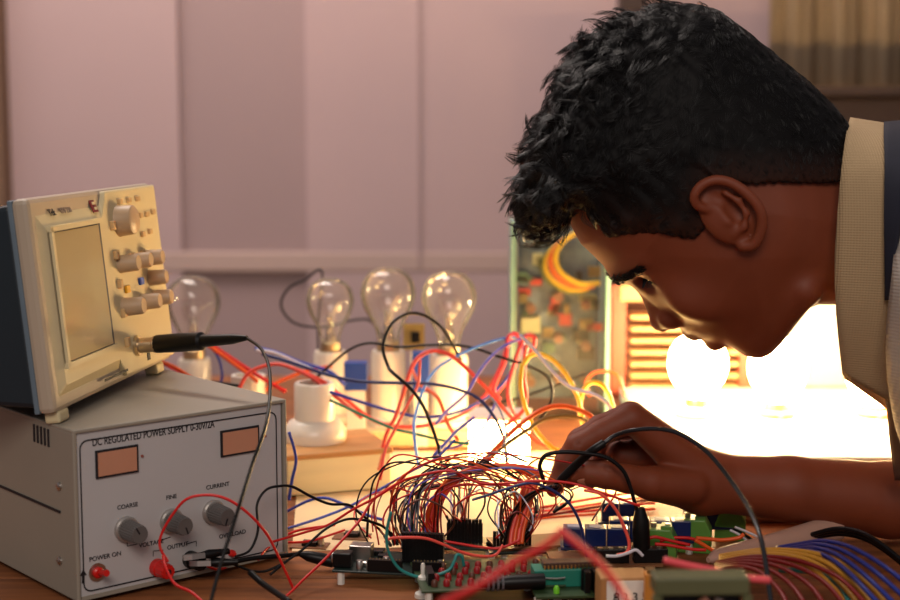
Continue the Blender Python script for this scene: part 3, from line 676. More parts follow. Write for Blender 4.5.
# relay modules
m_rel = mat('relay_navy', (20, 36, 88), .3, vary=.1)
def relays(px, py, n, rz, label, s=1.0, Hs=.01):
    t = placed('relay_module', label, 'relay module', px, py, TZ + Hs, R(rz))
    L = n * .0165 * s + .004
    obj('circuit_board', MB().box((0, .012, .0008), (L, .034, .0016)), mat('pcb_navy', (22, 34, 70), .4, vary=.2, scale=50), t)
    standoffs(t, [(-L * .45, 0), (L * .45, 0), (-L * .45, .024), (L * .45, .024)], Hs)
    for i in range(n):
        r_ = obj('relay', MB().box((-L / 2 + .0102 + i * .0165 * s, .006, .0092), (.0155 * s, .014, .0152)), m_rel, t, bevel=.0007)
        obj('relay_print', MB().box((-L / 2 + .0102 + i * .0165 * s, .006, .01695), (.009 * s, .008, .0002)), mat('print_pale', (150, 160, 190), .5), r_)
    return t
relays(596, 549, 3, -3, 'module of navy blue relays in the centre, nearest the fingers', 1.05)
relays(650, 541, 4, -3, 'module of navy blue relays behind the black plug', 1.0)
relays(618, 523, 2, -3, 'small blue relay module further back behind the others', .9)
relays(712, 528, 3, 0, 'blue relay module under the wrist', .95)
# green terminal blocks
m_gt = mat('terminal_green', (92, 140, 58), .4, vary=.08)
def term(px, py, s, label):
    t = placed('terminal_block', label, 'terminal block', px, py, TZ, R(-12))
    b = obj('block_body', MB().prism([(-.011, 0), (.011, 0), (.011, .014), (.007, .022), (-.007, .022), (-.011, .012)], -.008, .008), m_gt, t, bevel=.0008)
    obj('block_step', MB().box((.004, -.002, .0225), (.007, .010, .004)), m_gt, t, bevel=.0006)
    for i in (-1, 1): obj('terminal_screw', MB().cyl((i * .0045, -.002, .0222), (i * .0045, -.002, .0252), .002, 12), m_steel, t)
    t.scale = (s, s, s)
term(660, 559, 1.2, 'green terminal block, left and nearest of the three'); term(694, 550, 1.25, 'green terminal block, middle of the three'); term(730, 538, 1.15, 'green terminal block, rightmost and partly under the forearm')
# labelled white box
q = W(625, 603, 1.0)
t = thing('labelled_module', 'small tan box with a white printed front in the centre foreground', 'module', (q.x, 1.0, TZ), R(4))
ht = W(625, 578, 1.0).z - TZ
obj('module_body', MB().box((0, .012, ht / 2), (.034, .024, ht)), mat('tan_plastic', (176, 126, 74), .5), t, bevel=.001)
obj('white_front', MB().box((.0015, -.0006, ht - .010), (.029, .0012, .016)), m_white, t)
text('lettering', '8 2 3 5', .0085, m_ink, t, Matrix.Translation((.0035, -.0014, ht - .0135)) @ Matrix.Rotation(PI / 2, 4, 'X'), 'CENTER')
obj('divider_line', MB().box((-.0065, -.0013, ht - .010), (.0005, .0004, .016)), m_ink, t)
q = W(650, 600, .98); t = thing('ochre_component', 'ochre yellow component right of the white printed box', 'component', (q.x, .98, TZ)); hh = W(650, 572, .98).z - TZ
obj('component_body', MB().box((0, 0, hh / 2), (.008, .010, hh)), mat('ochre_plastic', (200, 130, 50), .5), t, bevel=.001); obj('component_top', MB().box((0, 0, hh + .001), (.006, .008, .003)), m_gold, t)
# nearest blurred box
q = W(702, 600, .82); zt = W(702, 578, .82).z - TZ
t = thing('olive_module', 'blurred olive green box closest to the lens at the bottom edge', 'module', (q.x, .82, TZ), R(2))
m_ol = mat('olive_plastic', (92, 92, 60), .5, vary=.15, scale=30)
obj('box_rim', MB().box((0, .008, zt - .005), (.054, .018, .010)), m_ol, t, bevel=.001)
obj('box_body', MB().box((0, .012, (zt - .01) / 2), (.046, .014, zt - .01)), m_black, t)
obj('box_leg', MB().box((-.0255, .0, (zt - .01) / 2), (.005, .005, zt - .01)).box((.0255, .0, (zt - .01) / 2), (.005, .005, zt - .01)), m_ol, t)
obj('component', MB().cyl((-.006, .002, zt - .02), (.004, .002, zt - .013), .0025, 10), mat('capacitor_brown', (140, 92, 72)), t)
obj('component', MB().cyl((.010, .002, zt - .02), (.010, .002, zt - .012), .003, 10), m_steel, t)
# grey sleeve
P = smoothpath([W(708, 560, 1.10), W(735, 553, 1.12), W(770, 545, 1.14), W(805, 536, 1.16), W(835, 528, 1.18)], 6); P = [Vector((p.x, p.y, max(p.z, TZ + .011))) for p in P]; n = len(P)
o = obj('cable_sleeve', MB().tube([p for p in P], .01, 20, radii=[((.0060 + .0055 * i / n) * min(1, .35 + i / 3), (.0055 + .0050 * i / n) * min(1, .35 + i / 3)) for i in range(n)]), mat('sleeve_pinkish_grey', (176, 138, 122), .5, vary=.06), smooth='auto', loc=P[0]); tag(o, 'thick pinkish grey sleeve lying on the table under the forearm', 'cable sleeve')
q0 = T(738, 524); q1 = T(960, 524)
t = thing('light_blocker', 'low brown box added behind the forearm to keep light off the bench', 'light blocker', ((q0.x + q1.x) / 2, q0.y, TZ))  # mostly unseen box added behind the forearm to shade the bench in front
obj('blocker_body', MB().box((0, .02, .021), (q1.x - q0.x, .04, .040)), mat('blocker_brown', (120, 84, 62), .5), t, bevel=.003)
for i in range(4):
    so = obj('socket', MB().lathe([(.014, 0), (.014, .001), (.012, .0014)], Matrix.Translation((-.07 + i * .045, .02, .041)), 24), m_black, t)  # socket discs shaped on the added blocker
# small bits at left on the table
t = thing('power_lead', 'black lead with a barrel plug pushed into the controller board jack', 'cable', W(334, 562, 1.13))
o0 = W(334, 562, 1.13)
obj('barrel_plug', MB().tube([p - o0 for p in [o0, W(322, 559, 1.13), W(308, 556, 1.13), W(300, 554, 1.13)]], .005, 12, radii=[.0046, .0050, .0042, .002]), m_black, t, smooth='auto')
obj('cable', MB().tube([p - o0 for p in smoothpath([W(300, 554, 1.13), W(280, 556, 1.12), W(255, 558, 1.11), W(232, 562, 1.10), W(222, 562, 1.10)], 6)], .0018, 8), m_black, t, smooth=True)
t = thing('test_lead', 'black insulated test lead lying on the table at lower left', 'cable', W(250, 572, 1.06)); o0 = W(250, 572, 1.06)
P = [Vector((p.x, p.y, max(p.z, TZ + .003))) for p in smoothpath([o0, W(262, 583, 1.05), W(275, 592, 1.03), W(290, 602, 1.0)], 6)]
obj('cable', MB().tube([p - o0 for p in P], .0024, 8), m_black, t, smooth=True)
# crocodile clips
for i, (px, py, rz, lb) in enumerate(((196, 556, .3, 'black crocodile clip biting the terminals, upper one'), (203, 563, -.1, 'black crocodile clip biting the terminals, lower one'))):
    q = W(px, py, 1.085 + i * .004); t = thing('crocodile_clip', lb, 'crocodile clip', q, rot=(R(80), 0, rz + .2))
    obj('clip_boot', MB().tube([(.004, 0, 0), (.010, 0, 0), (.026, .0, 0)], .003, 10, radii=[.0024, .0036, .0022]), m_black, t, smooth='auto')
    for s_ in (-1, 1): obj('clip_jaw', MB().prism([(-.010, s_ * .001), (.006, s_ * .0016), (.006, s_ * .0036), (-.004, s_ * .0034)], -.002, .002), m_steel, t)
for px, py, sx, sy, lb in ((310, 547, .03, .018, 'small brown board lying flat left of the controller'), (352, 538, .03, .02, 'small dark board lying flat behind the power jack')):
    t = placed('small_board', lb, 'circuit board', px, py, TZ, R(-8)); obj('circuit_board', MB().box((0, 0, .001), (sx, sy, .0016)), m_pcbb, t); obj('chip', MB().box((0, 0, .0035), (sx * .4, sy * .5, .003)), m_black, t); obj('capacitor', MB().cyl((sx * .3, 0, .0018), (sx * .3, 0, .009), .003, 12), m_steel, t)
# ================================================================== WIRES
WC = dict(ochre=(196, 138, 44), royal=(30, 44, 130), red=(205, 24, 22), darkred=(120, 14, 14), black=(16, 15, 17), blue=(36, 60, 170), lightblue=(70, 140, 225), navy=(26, 38, 96), yellow=(246, 200, 48),
          orange=(232, 92, 30), pink=(232, 84, 92), salmon=(236, 84, 70), white=(214, 208, 215), paleblue=(214, 224, 250), green=(40, 130, 96), teal=(34, 130, 126), brown=(92, 44, 26), grey=(112, 116, 124), olive=(110, 92, 36), violet=(100, 90, 190))
def wire(col, r, pts, label, group=None, name='wire', cat='wire', ends=None, n=6, k=8):
    P = [W(*p) if len(p) == 3 and abs(p[0]) > 3 or isinstance(p[0], int) else Vector(p) for p in pts]
    P = [Vector((p.x, p.y, max(p.z, TZ + r * 1.05))) for p in P]
    S = smoothpath(P, k); S = [Vector((p.x, p.y, max(p.z, TZ + r * 1.02))) for p in S]
    m = mat(col + '_insulation', WC[col], .38, vary=.08)
    if col == 'black': m.node_tree.nodes['Principled BSDF'].inputs['Specular IOR Level'].default_value = .25
    if ends:
        o = thing(name, label, cat, P[0], group=group)
        mb = MB().tube([p - P[0] for p in S], r, n); obj('insulation', mb, m, o, smooth=True)
        for e in ends:
            a, b = (S[0], S[2]) if e == 0 else (S[-1], S[-3])
            d = (b - a).normalized(); mb = MB().tube([a - P[0], a - P[0] + d * .012], .0014, 4)
            obj('pin_housing', mb, m_black, o)
        return o
    o = obj(name, MB().tube(S, r, n), m, smooth=True, loc=P[0]); return tag(o, label, cat, group)
def yy(l, Y0, Y1=None):
    Y1 = Y0 if Y1 is None else Y1; n = len(l); return [(int(round(a)), b, Y0 + (Y1 - Y0) * i / (n - 1)) for i, (a, b) in enumerate(l)]
# probe of the oscilloscope
t = thing('probe_cable', 'black probe plug and cable running from the oscilloscope down past the power supply', 'cable', bp)
e1 = W(247, 338, 1.16)
pl_ = [bp, bp.lerp(e1, .25), bp.lerp(e1, .5), bp.lerp(e1, .52), bp.lerp(e1, .85), e1]
obj('plug', MB().tube([p - bp for p in pl_], .005, 14, radii=[.0075, .0078, .0074, .0052, .0042, .002]), m_black, t, smooth='auto')
S = smoothpath([e1, W(262, 350, 1.12), W(270, 375, 1.08), W(267, 420, 1.03), W(252, 465, 1.0), W(238, 510, .97), W(222, 560, .95), W(208, 612, .93)], 8)
obj('cable', MB().tube([p - bp for p in S], .0013, 8), m_black, t, smooth=True)
# thick wires behind
r = .0021
BG = [
 ('salmon', r, yy([(290,367),(320,380),(343,397),(375,421),(410,427),(440,422),(466,412),(485,395),(500,368),(508,345),(514,333)],1.42,1.46), 'salmon red wire sagging in a long curve in front of the bulb holders'),
 ('salmon', r, yy([(378,470),(386,436),(396,416),(402,398),(410,372),(418,358),(432,351),(448,354),(464,366),(488,390),(508,414),(532,438),(550,448)],1.38,1.42), 'salmon red wire arching high over the right bulb holder then down to the hand'),
 ('navy', r*.8, yy([(262,354),(290,362),(325,374),(357,381),(397,383),(432,384),(460,390),(480,400),(496,420),(504,440),(507,462)],1.40,1.33), 'dark blue wire crossing all three bulb holders and bending down at right'),
 ('blue', r*.8, yy([(330,392),(355,400),(380,408),(400,413),(420,417),(446,415),(470,407),(492,394),(510,374),(522,350),(524,336)],1.40,1.46), 'blue wire running below the bulbs and up to the wire bundle'),
 ('black', r*.75, yy([(461,360),(450,340),(439,325),(423,315),(407,314),(391,325),(383,347),(388,366),(392,372),(410,388),(422,404),(430,422),(438,445),(441,462)],1.42,1.28), 'black wire forming a tall loop in front of the middle and right clear bulbs'),
 ('black', r*.7, yy([(300,392),(325,370),(349,350),(370,343),(397,347),(429,345),(455,345),(477,349),(500,357),(528,366),(548,378),(552,398),(540,420),(520,436),(496,452)],1.47,1.40), 'thin black wire stretched level across the bulb caps'),
 ('yellow', r, yy([(524,364),(530,356),(539,354),(553,360),(567,376),(578,398),(583,420),(586,436)],1.40), 'yellow wire arching down from the bundle to behind the knuckles'),
 ('yellow', r, yy([(586,436),(580,412),(582,394),(590,383),(601,384),(609,394),(613,408)],1.42), 'short yellow wire looped above the knuckles'),
 ('yellow', r, yy([(522,364),(521,388),(527,412),(536,430),(550,446),(562,452)],1.38), 'yellow wire hanging beside the circuit board and curving under the hand'),
 ('paleblue', r*.9, yy([(520,335),(528,343),(539,355),(553,372),(570,387),(593,394),(606,402),(614,414)],1.39), 'pale blue wire sloping from the bundle down to the back of the hand'),
 ('pink', r, yy([(500,400),(494,388),(505,360),(508,338),(516,334),(520,345),(516,362),(507,380),(494,396)],1.44,1.45), 'pink wire folded in a narrow loop at the left of the bundle'),
 ('pink', r, yy([(528,358),(534,345),(534,337),(526,336),(518,352),(512,372),(508,392),(513,412),(520,420)],1.43), 'pink wire hooked over at the top right of the bundle'),
 ('salmon', r, yy([(526,345),(524,372),(526,398),(522,412),(505,426)],1.41), 'salmon red wire hanging straight down from the bundle'),
 ('violet', r*.8, yy([(524,338),(508,344),(492,356),(478,374),(466,394),(448,410),(436,424)],1.44,1.36), 'violet wire slanting down left from the bundle in front of the white block'),
 ('lightblue', r*.7, yy([(520,336),(498,340),(470,350),(440,366),(426,384),(418,406),(414,426),(416,450),(419,468)],1.46,1.30), 'light blue wire dropping beside the middle holder to the table'),
 ('blue', r*.9, yy([(474,418),(458,430),(446,443),(434,456)],1.36,1.3), 'short blue wire end lying in front of the white block'),
 ('violet', r*.6, yy([(496,402),(486,424),(470,440),(452,448),(440,446)],1.38,1.33), 'thin violet wire curving under the white block'),
 ('green', r*.7, yy([(330,400),(360,414),(392,428),(416,434),(446,441),(470,444)],1.36,1.33), 'green wire low in front of the bulb holders'),
 ('orange', r, yy([(262,392),(280,381),(299,373),(318,368),(332,366)],1.52), 'orange wire lying behind the white ceramic socket'),
 ('orange', r*.9, yy([(412,370),(420,384),(438,398),(448,424),(458,440)],1.45,1.36), 'orange wire curling down between the middle and right holders'),
 ('blue', r, yy([(255,348),(266,350),(280,354),(299,362),(330,372),(345,385)],1.50), 'blue wire reaching from behind the probe to the left bulb holder'),
 ('white', r*.8, yy([(256,350),(275,353),(300,364),(316,372),(338,392)],1.47), 'white wire beside the blue one behind the ceramic socket'),
 ('red', r*1.1, yy([(205,340),(222,352),(246,368),(262,378),(286,392)],1.5), 'red wire rising behind the oscilloscope plug'),
 ('orange', r*1.1, yy([(208,345),(226,358),(248,374),(258,382)],1.48), 'orange wire next to the red one behind the oscilloscope plug'),
 ('salmon', r*.9, yy([(238,392),(246,376),(258,368),(276,364),(292,368),(312,378),(330,392),(352,410),(362,418)],1.44,1.40), 'salmon red wire humped above the small ceramic socket'),
 ('red', r*.8, yy([(160,362),(180,372),(205,383),(230,388)],1.46), 'red wire on the far side of the power supply'),
 ('orange', r*.8, yy([(158,360),(175,367),(196,380),(214,388)],1.44), 'orange wire on the far side of the power supply'),
 ('black', r, yy([(158,370),(178,378),(210,382),(240,386)],1.48), 'black wire on the far side of the power supply'),
 ('blue', r*.7, yy([(214,350),(220,362),(222,378),(216,388)],1.52), 'thin blue wire dangling beside the far left bulb'),
 ('black', r*.7, yy([(330,440),(322,400),(318,330),(322,272),(305,280),(289,288),(281,303),(287,317),(300,325),(326,327),(354,320),(372,322),(384,345),(390,400),(392,432)],1.75), 'dark wire looping on the wall behind the three clear bulbs'),
 ('blue', r*.7, yy([(289,432),(294,448),(296,462),(292,480),(289,500)],1.26), 'thin grey blue wire hanging beside the wooden box'),
 ('salmon', r*.7, yy([(420,360),(418,384),(408,404),(398,424),(386,448),(380,480)],1.36,1.3), 'thin salmon wire running down beside the wooden box'),
 ('olive', r*.9, yy([(604,436),(580,418),(548,418),(524,432),(504,446),(486,462)],1.38,1.3), 'olive wire crossing in front of the white block'),
 ('orange', r*1.1, yy([(606,432),(588,414),(562,406),(540,411),(516,428),(498,446),(478,466)],1.36,1.28), 'orange wire slanting down from the hand to the table'),
 ('black', r*.7, yy([(612,372),(596,372),(575,378),(548,388),(520,398),(490,404)],1.6,1.5), 'thin dark wire in front of the standing circuit board'),
 ('orange', r*.7, yy([(590,396),(586,384),(592,374),(603,371),(616,374),(622,384),(624,396)],1.55), 'thin orange loop in front of the cabinet post'),
]
for c, rr, pts, lb in BG: wire(c, rr, pts, lb)
# foreground traced wires
r = .0011
FG = [
 ('blue', r*1.2, yy([(284,513),(308,501),(325,498),(343,504),(367,515),(384,520)],1.26,1.22), 'blue wire lying on the table right of the power supply, upper one'),
 ('blue', r*1.2, yy([(284,533),(323,517),(352,505),(384,487),(410,472),(436,458),(455,440)],1.24,1.28), 'blue wire rising from the power supply across the wooden box'),
 ('red', r, yy([(272,542),(306,532),(328,525),(352,510),(375,498),(399,483),(414,477),(450,471),(480,483),(510,483),(540,481),(570,483),(600,492),(640,506)],1.14,1.10), 'long red wire running level through the wire tangle to the hand'),
 ('red', r, yy([(399,482),(375,498),(360,520),(345,537),(325,559),(305,578),(293,590),(282,600)],1.16,1.04), 'red wire sloping down over the table to the lower left corner'),
 ('black', r, yy([(235,557),(250,550),(258,530),(257,505),(266,490),(280,486),(293,487),(312,497),(330,504),(349,505),(362,515),(378,528),(388,540)],1.10,1.17), 'black wire looped off the power supply front and over the table'),
 ('black', r, yy([(270,575),(284,563),(302,550),(323,531),(341,521),(356,519),(378,524),(391,533),(402,545)],1.10,1.16), 'black wire arched low over the table in front of the wooden box'),
 ('teal', r*1.1, yy([(391,512),(387,530),(387,545),(391,557),(401,570),(419,577),(436,575),(449,570),(454,562),(457,555),(462,557),(464,566)],1.06,1.08), 'teal wire drooping in front of the controller board'),
 ('salmon', r*1.1, yy([(385,542),(393,538),(423,538),(442,544),(461,552),(479,556),(495,555),(503,545)],1.09,1.12), 'salmon wire lying over the black connector block'),
 ('red', r, yy([(430,538),(444,541),(461,544),(480,547),(500,548),(520,540)],1.12), 'red wire stretched between the two black connector blocks'),
 ('red', r, yy([(168,562),(160,547),(162,533),(173,514),(187,499),(208,495),(229,500),(250,515),(266,533),(275,549),(284,568),(294,590)],1.055,1.07), 'red wire making a wide loop over the power supply knobs'),
 ('red', r, yy([(163,556),(166,568),(175,584),(191,592),(205,604)],1.04,1.0), 'short red wire hanging from the red binding post'),
 ('red', r, yy([(190,556),(215,569),(233,564),(247,554),(261,546),(280,538),(300,530),(335,525)],1.10,1.2), 'red wire leaving the power supply terminals to the right'),
 ('black', r, yy([(196,556),(219,559),(238,566),(252,571),(266,571),(284,563)],1.10,1.12), 'black wire curving from the binding posts onto the table'),
 ('red', r*.9, yy([(258,560),(268,548),(282,543),(310,541),(345,530)],1.13,1.2), 'thin red wire lying on the table beside the power supply'),
 ('navy', r*1.1, yy([(472,500),(488,495),(506,489),(530,483),(548,488),(566,500),(576,514),(582,530),(586,552),(588,560)],1.11), 'navy jumper wire arched from the tangle to the green socket'),
 ('salmon', r*1.2, yy([(584,490),(602,495),(616,510),(624,527),(629,542),(627,552),(617,555)],1.10,1.09), 'salmon and white wire curving down to the black terminals'),
 ('white', r*1.2, yy([(606,556),(617,556),(628,553),(636,550),(643,556)],1.085), 'short white wire at the black terminals'),
 ('black', r*1.5, yy([(545,484),(541,472),(540,464),(546,455),(562,452),(582,453),(602,456),(614,462),(624,472),(630,486),(634,500),(638,514)],1.115,1.12), 'black cable arching from under the fingertips down to the black plug'),
 ('darkred', r, yy([(391,490),(394,505),(400,520),(405,532),(410,545)],1.16), 'dark red wire dropping to the controller board'),
 ('grey', r, yy([(504,446),(506,430),(500,410),(492,398)],1.28,1.36), 'grey wire rising out of the tangle in front of the white block'),
 ('red', r*1.3, yy([(690,545),(672,541),(655,537),(646,540)],1.14), 'red wire plugged into the left green terminal'),
 ('red', r*1.3, yy([(706,550),(690,549),(668,545),(655,544)],1.12), 'red wire under the left green terminal'),
 ('red', r*1.3, yy([(700,541),(688,538),(672,538),(660,541)],1.15), 'red wire behind the left green terminal'),
 ('orange', r*1.6, yy([(696,538),(708,539),(722,540),(738,538),(744,534)],1.16), 'orange wire at the right green terminal'),
 ('orange', r*1.6, yy([(695,540),(702,544),(712,550),(722,556)],1.145), 'orange wire sloping down to the grey sleeve'),
 ('white', r, yy([(730,530),(738,534),(746,540),(752,546)],1.17), 'white wire near the arm, left of a pair'),
 ('white', r, yy([(735,527),(745,531),(756,536),(762,540)],1.18), 'white wire near the arm, right of a pair'),
 ('black', r, yy([(733,529),(742,533),(751,539),(758,545)],1.175), 'black wire between the two white wires near the arm'),
 ('red', r*1.8, yy([(560,530),(582,548),(604,568),(622,592),(632,612)],.72,.66), 'blurred red wire close to the lens, right one'),
 ('red', r*1.8, yy([(440,604),(478,586),(512,564),(545,546),(562,532)],.66,.72), 'blurred red wire close to the lens, left one'),
 ('pink', r*2.2, yy([(664,560),(690,566),(720,572),(748,578),(770,580)],.86), 'blurred pink wire lying over the box nearest the lens'),
]
for c, rr, pts, lb in FG: wire(c, rr, pts, lb)
# held black cable with its thick plug
t = thing('test_cable', 'black test cable held between thumb and finger, arching over the wrist', 'cable', W(553, 492, 1.14))
o0 = W(553, 492, 1.14)
S = smoothpath([o0, W(560, 481, 1.135), W(578, 463, 1.13), W(592, 451, 1.12), W(604, 443, 1.12)], 5)
n = len(S); obj('probe_tip', MB().tube([p - o0 for p in S], .003, 12, radii=[.002 + .0014 * min(1, i / 6) for i in range(n)]), m_black, t, smooth='auto')
S = smoothpath([S[-1], W(616, 435, 1.12), W(634, 430, 1.11), W(660, 429, 1.10), W(682, 435, 1.09), W(708, 453, 1.07), W(733, 484, 1.04), W(752, 515, 1.0), W(763, 548, .97), W(772, 610, .94)], 8)
obj('cable', MB().tube([p - o0 for p in S], .0017, 10), mat('dark_sheath', (34, 34, 38), .25, vary=.1), t, smooth=True)
o = obj('test_plug', MB().tube([W(640, 508, 1.12), W(641, 520, 1.12), W(641, 532, 1.12), W(642, 548, 1.12)], .004, 14, radii=[.0035, .0062, .0068, .0064]), m_black, smooth='auto'); tag(o, 'thick black plug standing between the blue relays and green terminal', 'plug')
# ribbon wires at lower right
k = 0
def fan(col, n, base, step, r, label, group, Y0=1.1, Y1=.95):
    for i in range(n):
        pts = [(int(px + step[0] * i * (j / (len(base) - 1))), py + step[1] * i * (.35 + .65 * j / (len(base) - 1)), Y0 + (Y1 - Y0) * j / (len(base) - 1) - .004 * i) for j, (px, py) in enumerate(base)]
        wire(col, r, pts, label + ', ' + ['outermost', 'second from outside', 'third from outside', 'fourth from outside', 'innermost'][i] if n > 1 else label, group)
fan('royal', 4, [(777,548),(800,544),(822,541),(845,545),(868,556),(892,572),(925,600)], (-11, 6), .0017, 'blue wire of the fan curving to the right corner', 'blue wires of the lower right fan')
fan('ochre', 4, [(720,556),(760,550),(800,551),(830,558),(856,574),(880,596),(896,622)], (-13, 4.5), .0019, 'ochre yellow wire of the fan curving to the right corner', 'yellow wires of the lower right fan', 1.08, .95)
fan('darkred', 5, [(716,563),(750,557),(785,558),(815,566),(842,580),(866,604)], (-18, 5), .0017, 'dark red wire of the fan below the yellow ones', 'dark red wires of the lower right fan', 1.06, .95)
fan('black', 3, [(812,538),(838,534),(862,538),(884,550),(912,572)], (-4, -5), .0019, 'black wire just under the forearm at right', 'black wires under the forearm', 1.16, 1.08)
fan('teal', 1, [(780,570),(812,572),(838,584),(850,604)], (0, 0), .002, 'teal wire among the dark red ones at right', None, 1.04, .97)
# ribbon bundles
def ribbon(name, col, pts, wd, label, th=.0012):
    P = [W(*p) for p in pts]; S = smoothpath(P, 8)
    o = thing(name, label, 'ribbon cable', P[0])
    for i in range(4):
        q = [p - P[0] + Vector((wd * (i - 1.5) / 4, .001 * i, 0)) for p in S]
        obj('strand', MB().tube(q, wd / 7, 6), mat(col[i % len(col)] + '_insulation', WC[col[i % len(col)]], .4), o, smooth=True)
ribbon('ribbon_cable', ['salmon', 'orange'], yy([(516,545),(518,530),(523,512),(528,492),(533,480)],1.13,1.15), .012, 'salmon ribbon cable standing upright below the fingertips')
ribbon('ribbon_cable', ['orange', 'salmon'], yy([(434,548),(432,525),(436,505),(446,488),(464,474),(490,466),(520,468),(540,478)],1.16), .011, 'orange ribbon cable arching out of the controller board')
ribbon('ribbon_cable', ['black', 'brown'], yy([(508,545),(514,520),(526,500),(542,490),(556,486)],1.14,1.13), .008, 'black ribbon cable rising to the held fingertips')
# tangle of jumper wires
srcs = [(404, 545, 1.15, 12), (428, 540, 1.14, 16), (464, 528, 1.19, 14), (505, 538, 1.15, 10), (522, 542, 1.14, 6)]
cols = ['red'] * 9 + ['darkred'] * 3 + ['black'] * 6 + ['brown'] * 2 + ['orange'] * 2 + ['violet'] + ['grey'] + ['paleblue']
words = {'red': 'red', 'darkred': 'dark red', 'black': 'black', 'brown': 'brown', 'orange': 'orange', 'violet': 'violet', 'grey': 'grey', 'paleblue': 'pale blue'}
rr_ = random.Random(11)
for i in range(48):
    a = rr_.choice(srcs); b = rr_.choice(srcs)
    while b is a: b = rr_.choice(srcs)
    if i % 4 == 3: b = (rr_.choice([552, 560, 575, 600, 545]), rr_.uniform(490, 525), 1.15, 8)
    if i % 7 == 6: b = (rr_.choice([380, 372, 390]), rr_.uniform(530, 550), 1.15, 6)
    c = rr_.choice(cols)
    ax, ay = a[0] + rr_.uniform(-1, 1) * a[3], a[1]; bx_, by_ = b[0] + rr_.uniform(-1, 1) * b[3], b[1]
    if ax > bx_: ax, ay, bx_, by_, a, b = bx_, by_, ax, ay, b, a
    d = bx_ - ax; ap = rr_.uniform(452, 492) + max(0, 50 - d) * .5; Ym = (a[2] + b[2]) / 2 + rr_.uniform(-.04, .08)
    bl = rr_.uniform(-5, 32); br = rr_.uniform(-5, 32); sk = rr_.uniform(.25, .7)
    pts = [(int(ax), ay, a[2]), (int(ax - bl * .6), ay * .6 + ap * .4, a[2] * .5 + Ym * .5), (int(ax - bl * .35 + d * .08), ay * .2 + ap * .8, Ym), (int(ax + d * sk), ap, Ym),
           (int(bx_ + br * .35 - d * .08), by_ * .25 + ap * .75, Ym), (int(bx_ + br * .6), by_ * .6 + ap * .4, b[2] * .5 + Ym * .5), (int(bx_), by_, b[2])]
    wire(c, rr_.choice([.0006, .0007, .0008]), pts, 'thin %s jumper wire arched in the tangle above the circuit boards' % words[c], '%s jumper wires of the central tangle' % words[c], name='jumper_wire', ends=(0, 1) if i % 3 == 0 else None, n=5, k=7)
for i in range(14):   # upright leads into the sockets
    a = srcs[i % 3]; x = a[0] + rr_.uniform(-1, 1) * a[3]; c = rr_.choice(['black', 'red', 'brown', 'grey'])
    wire(c, .0007, [(int(x), a[1] + 4, a[2]), (int(x + 1), a[1] - 25, a[2]), (int(x + 6 + rr_.uniform(-8, 8)), a[1] - 55, a[2] + .02), (int(x + 30), a[1] - 76, a[2] + .03), (int(x + 60), a[1] - 66, a[2] + .02)], 'thin %s lead standing up from a black connector block' % words[c], '%s leads standing in the connector blocks' % words[c], name='jumper_wire', n=5, k=6)
for i, (y0, c) in enumerate(((505, 'red'), (511, 'salmon'), (517, 'red'), (523, 'orange'), (514, 'darkred'))):  # wires lying at the back of the board
    wire(c, .0013, yy([(500, y0 + 8), (530, y0 + 4), (556, y0), (590, y0 - 6), (630, y0 - 12), (655, y0 - 14)], 1.3 - .012 * i, 1.34 - .012 * i), ['red wire lying far behind the relays, topmost', 'salmon wire lying behind the relays', 'red wire lying just behind the blue relays', 'orange wire lying just behind the blue relays', 'dark red wire lying behind the relays'][i])
# ================================================================== PERSON (skin and cloth)
YH = 1.20
def g2(pts, Y=YH): return [(W(px, py, Y).x, W(px, py, Y).z) for px, py in pts]
def V3(px, py, Y): return arr(W(px, py, Y))
FACE = g2([(563,214),(570,224),(581,244),(594,256),(606,268),(613,276),(625,281),(644,297),(656,309),(668,319),(677,324),(684,332),(700,336),(712,340),(724,343),(734,345),(745,351),(757,354),(767,350),(777,340),(790,323),(803,309),(815,304),(833,304),(870,310),(910,330),(960,330),
          (960,150),(905,150),(868,140),(845,133),(810,103),(775,70),(740,46),(705,33),(668,31),(632,38),(602,55),(578,80),(560,112),(552,148),(551,180),(556,202)])
NOSE = g2([(624,278),(629,280),(635,283),(639,289),(643,301),(648,314),(652,322),(657,328),(663,331),(670,329),(676,325),(690,318),(700,300),(690,280),(660,262),(630,262)])
U = arr((-.82, 0, .57)); Fw = arr((-.5, 0, -.866))
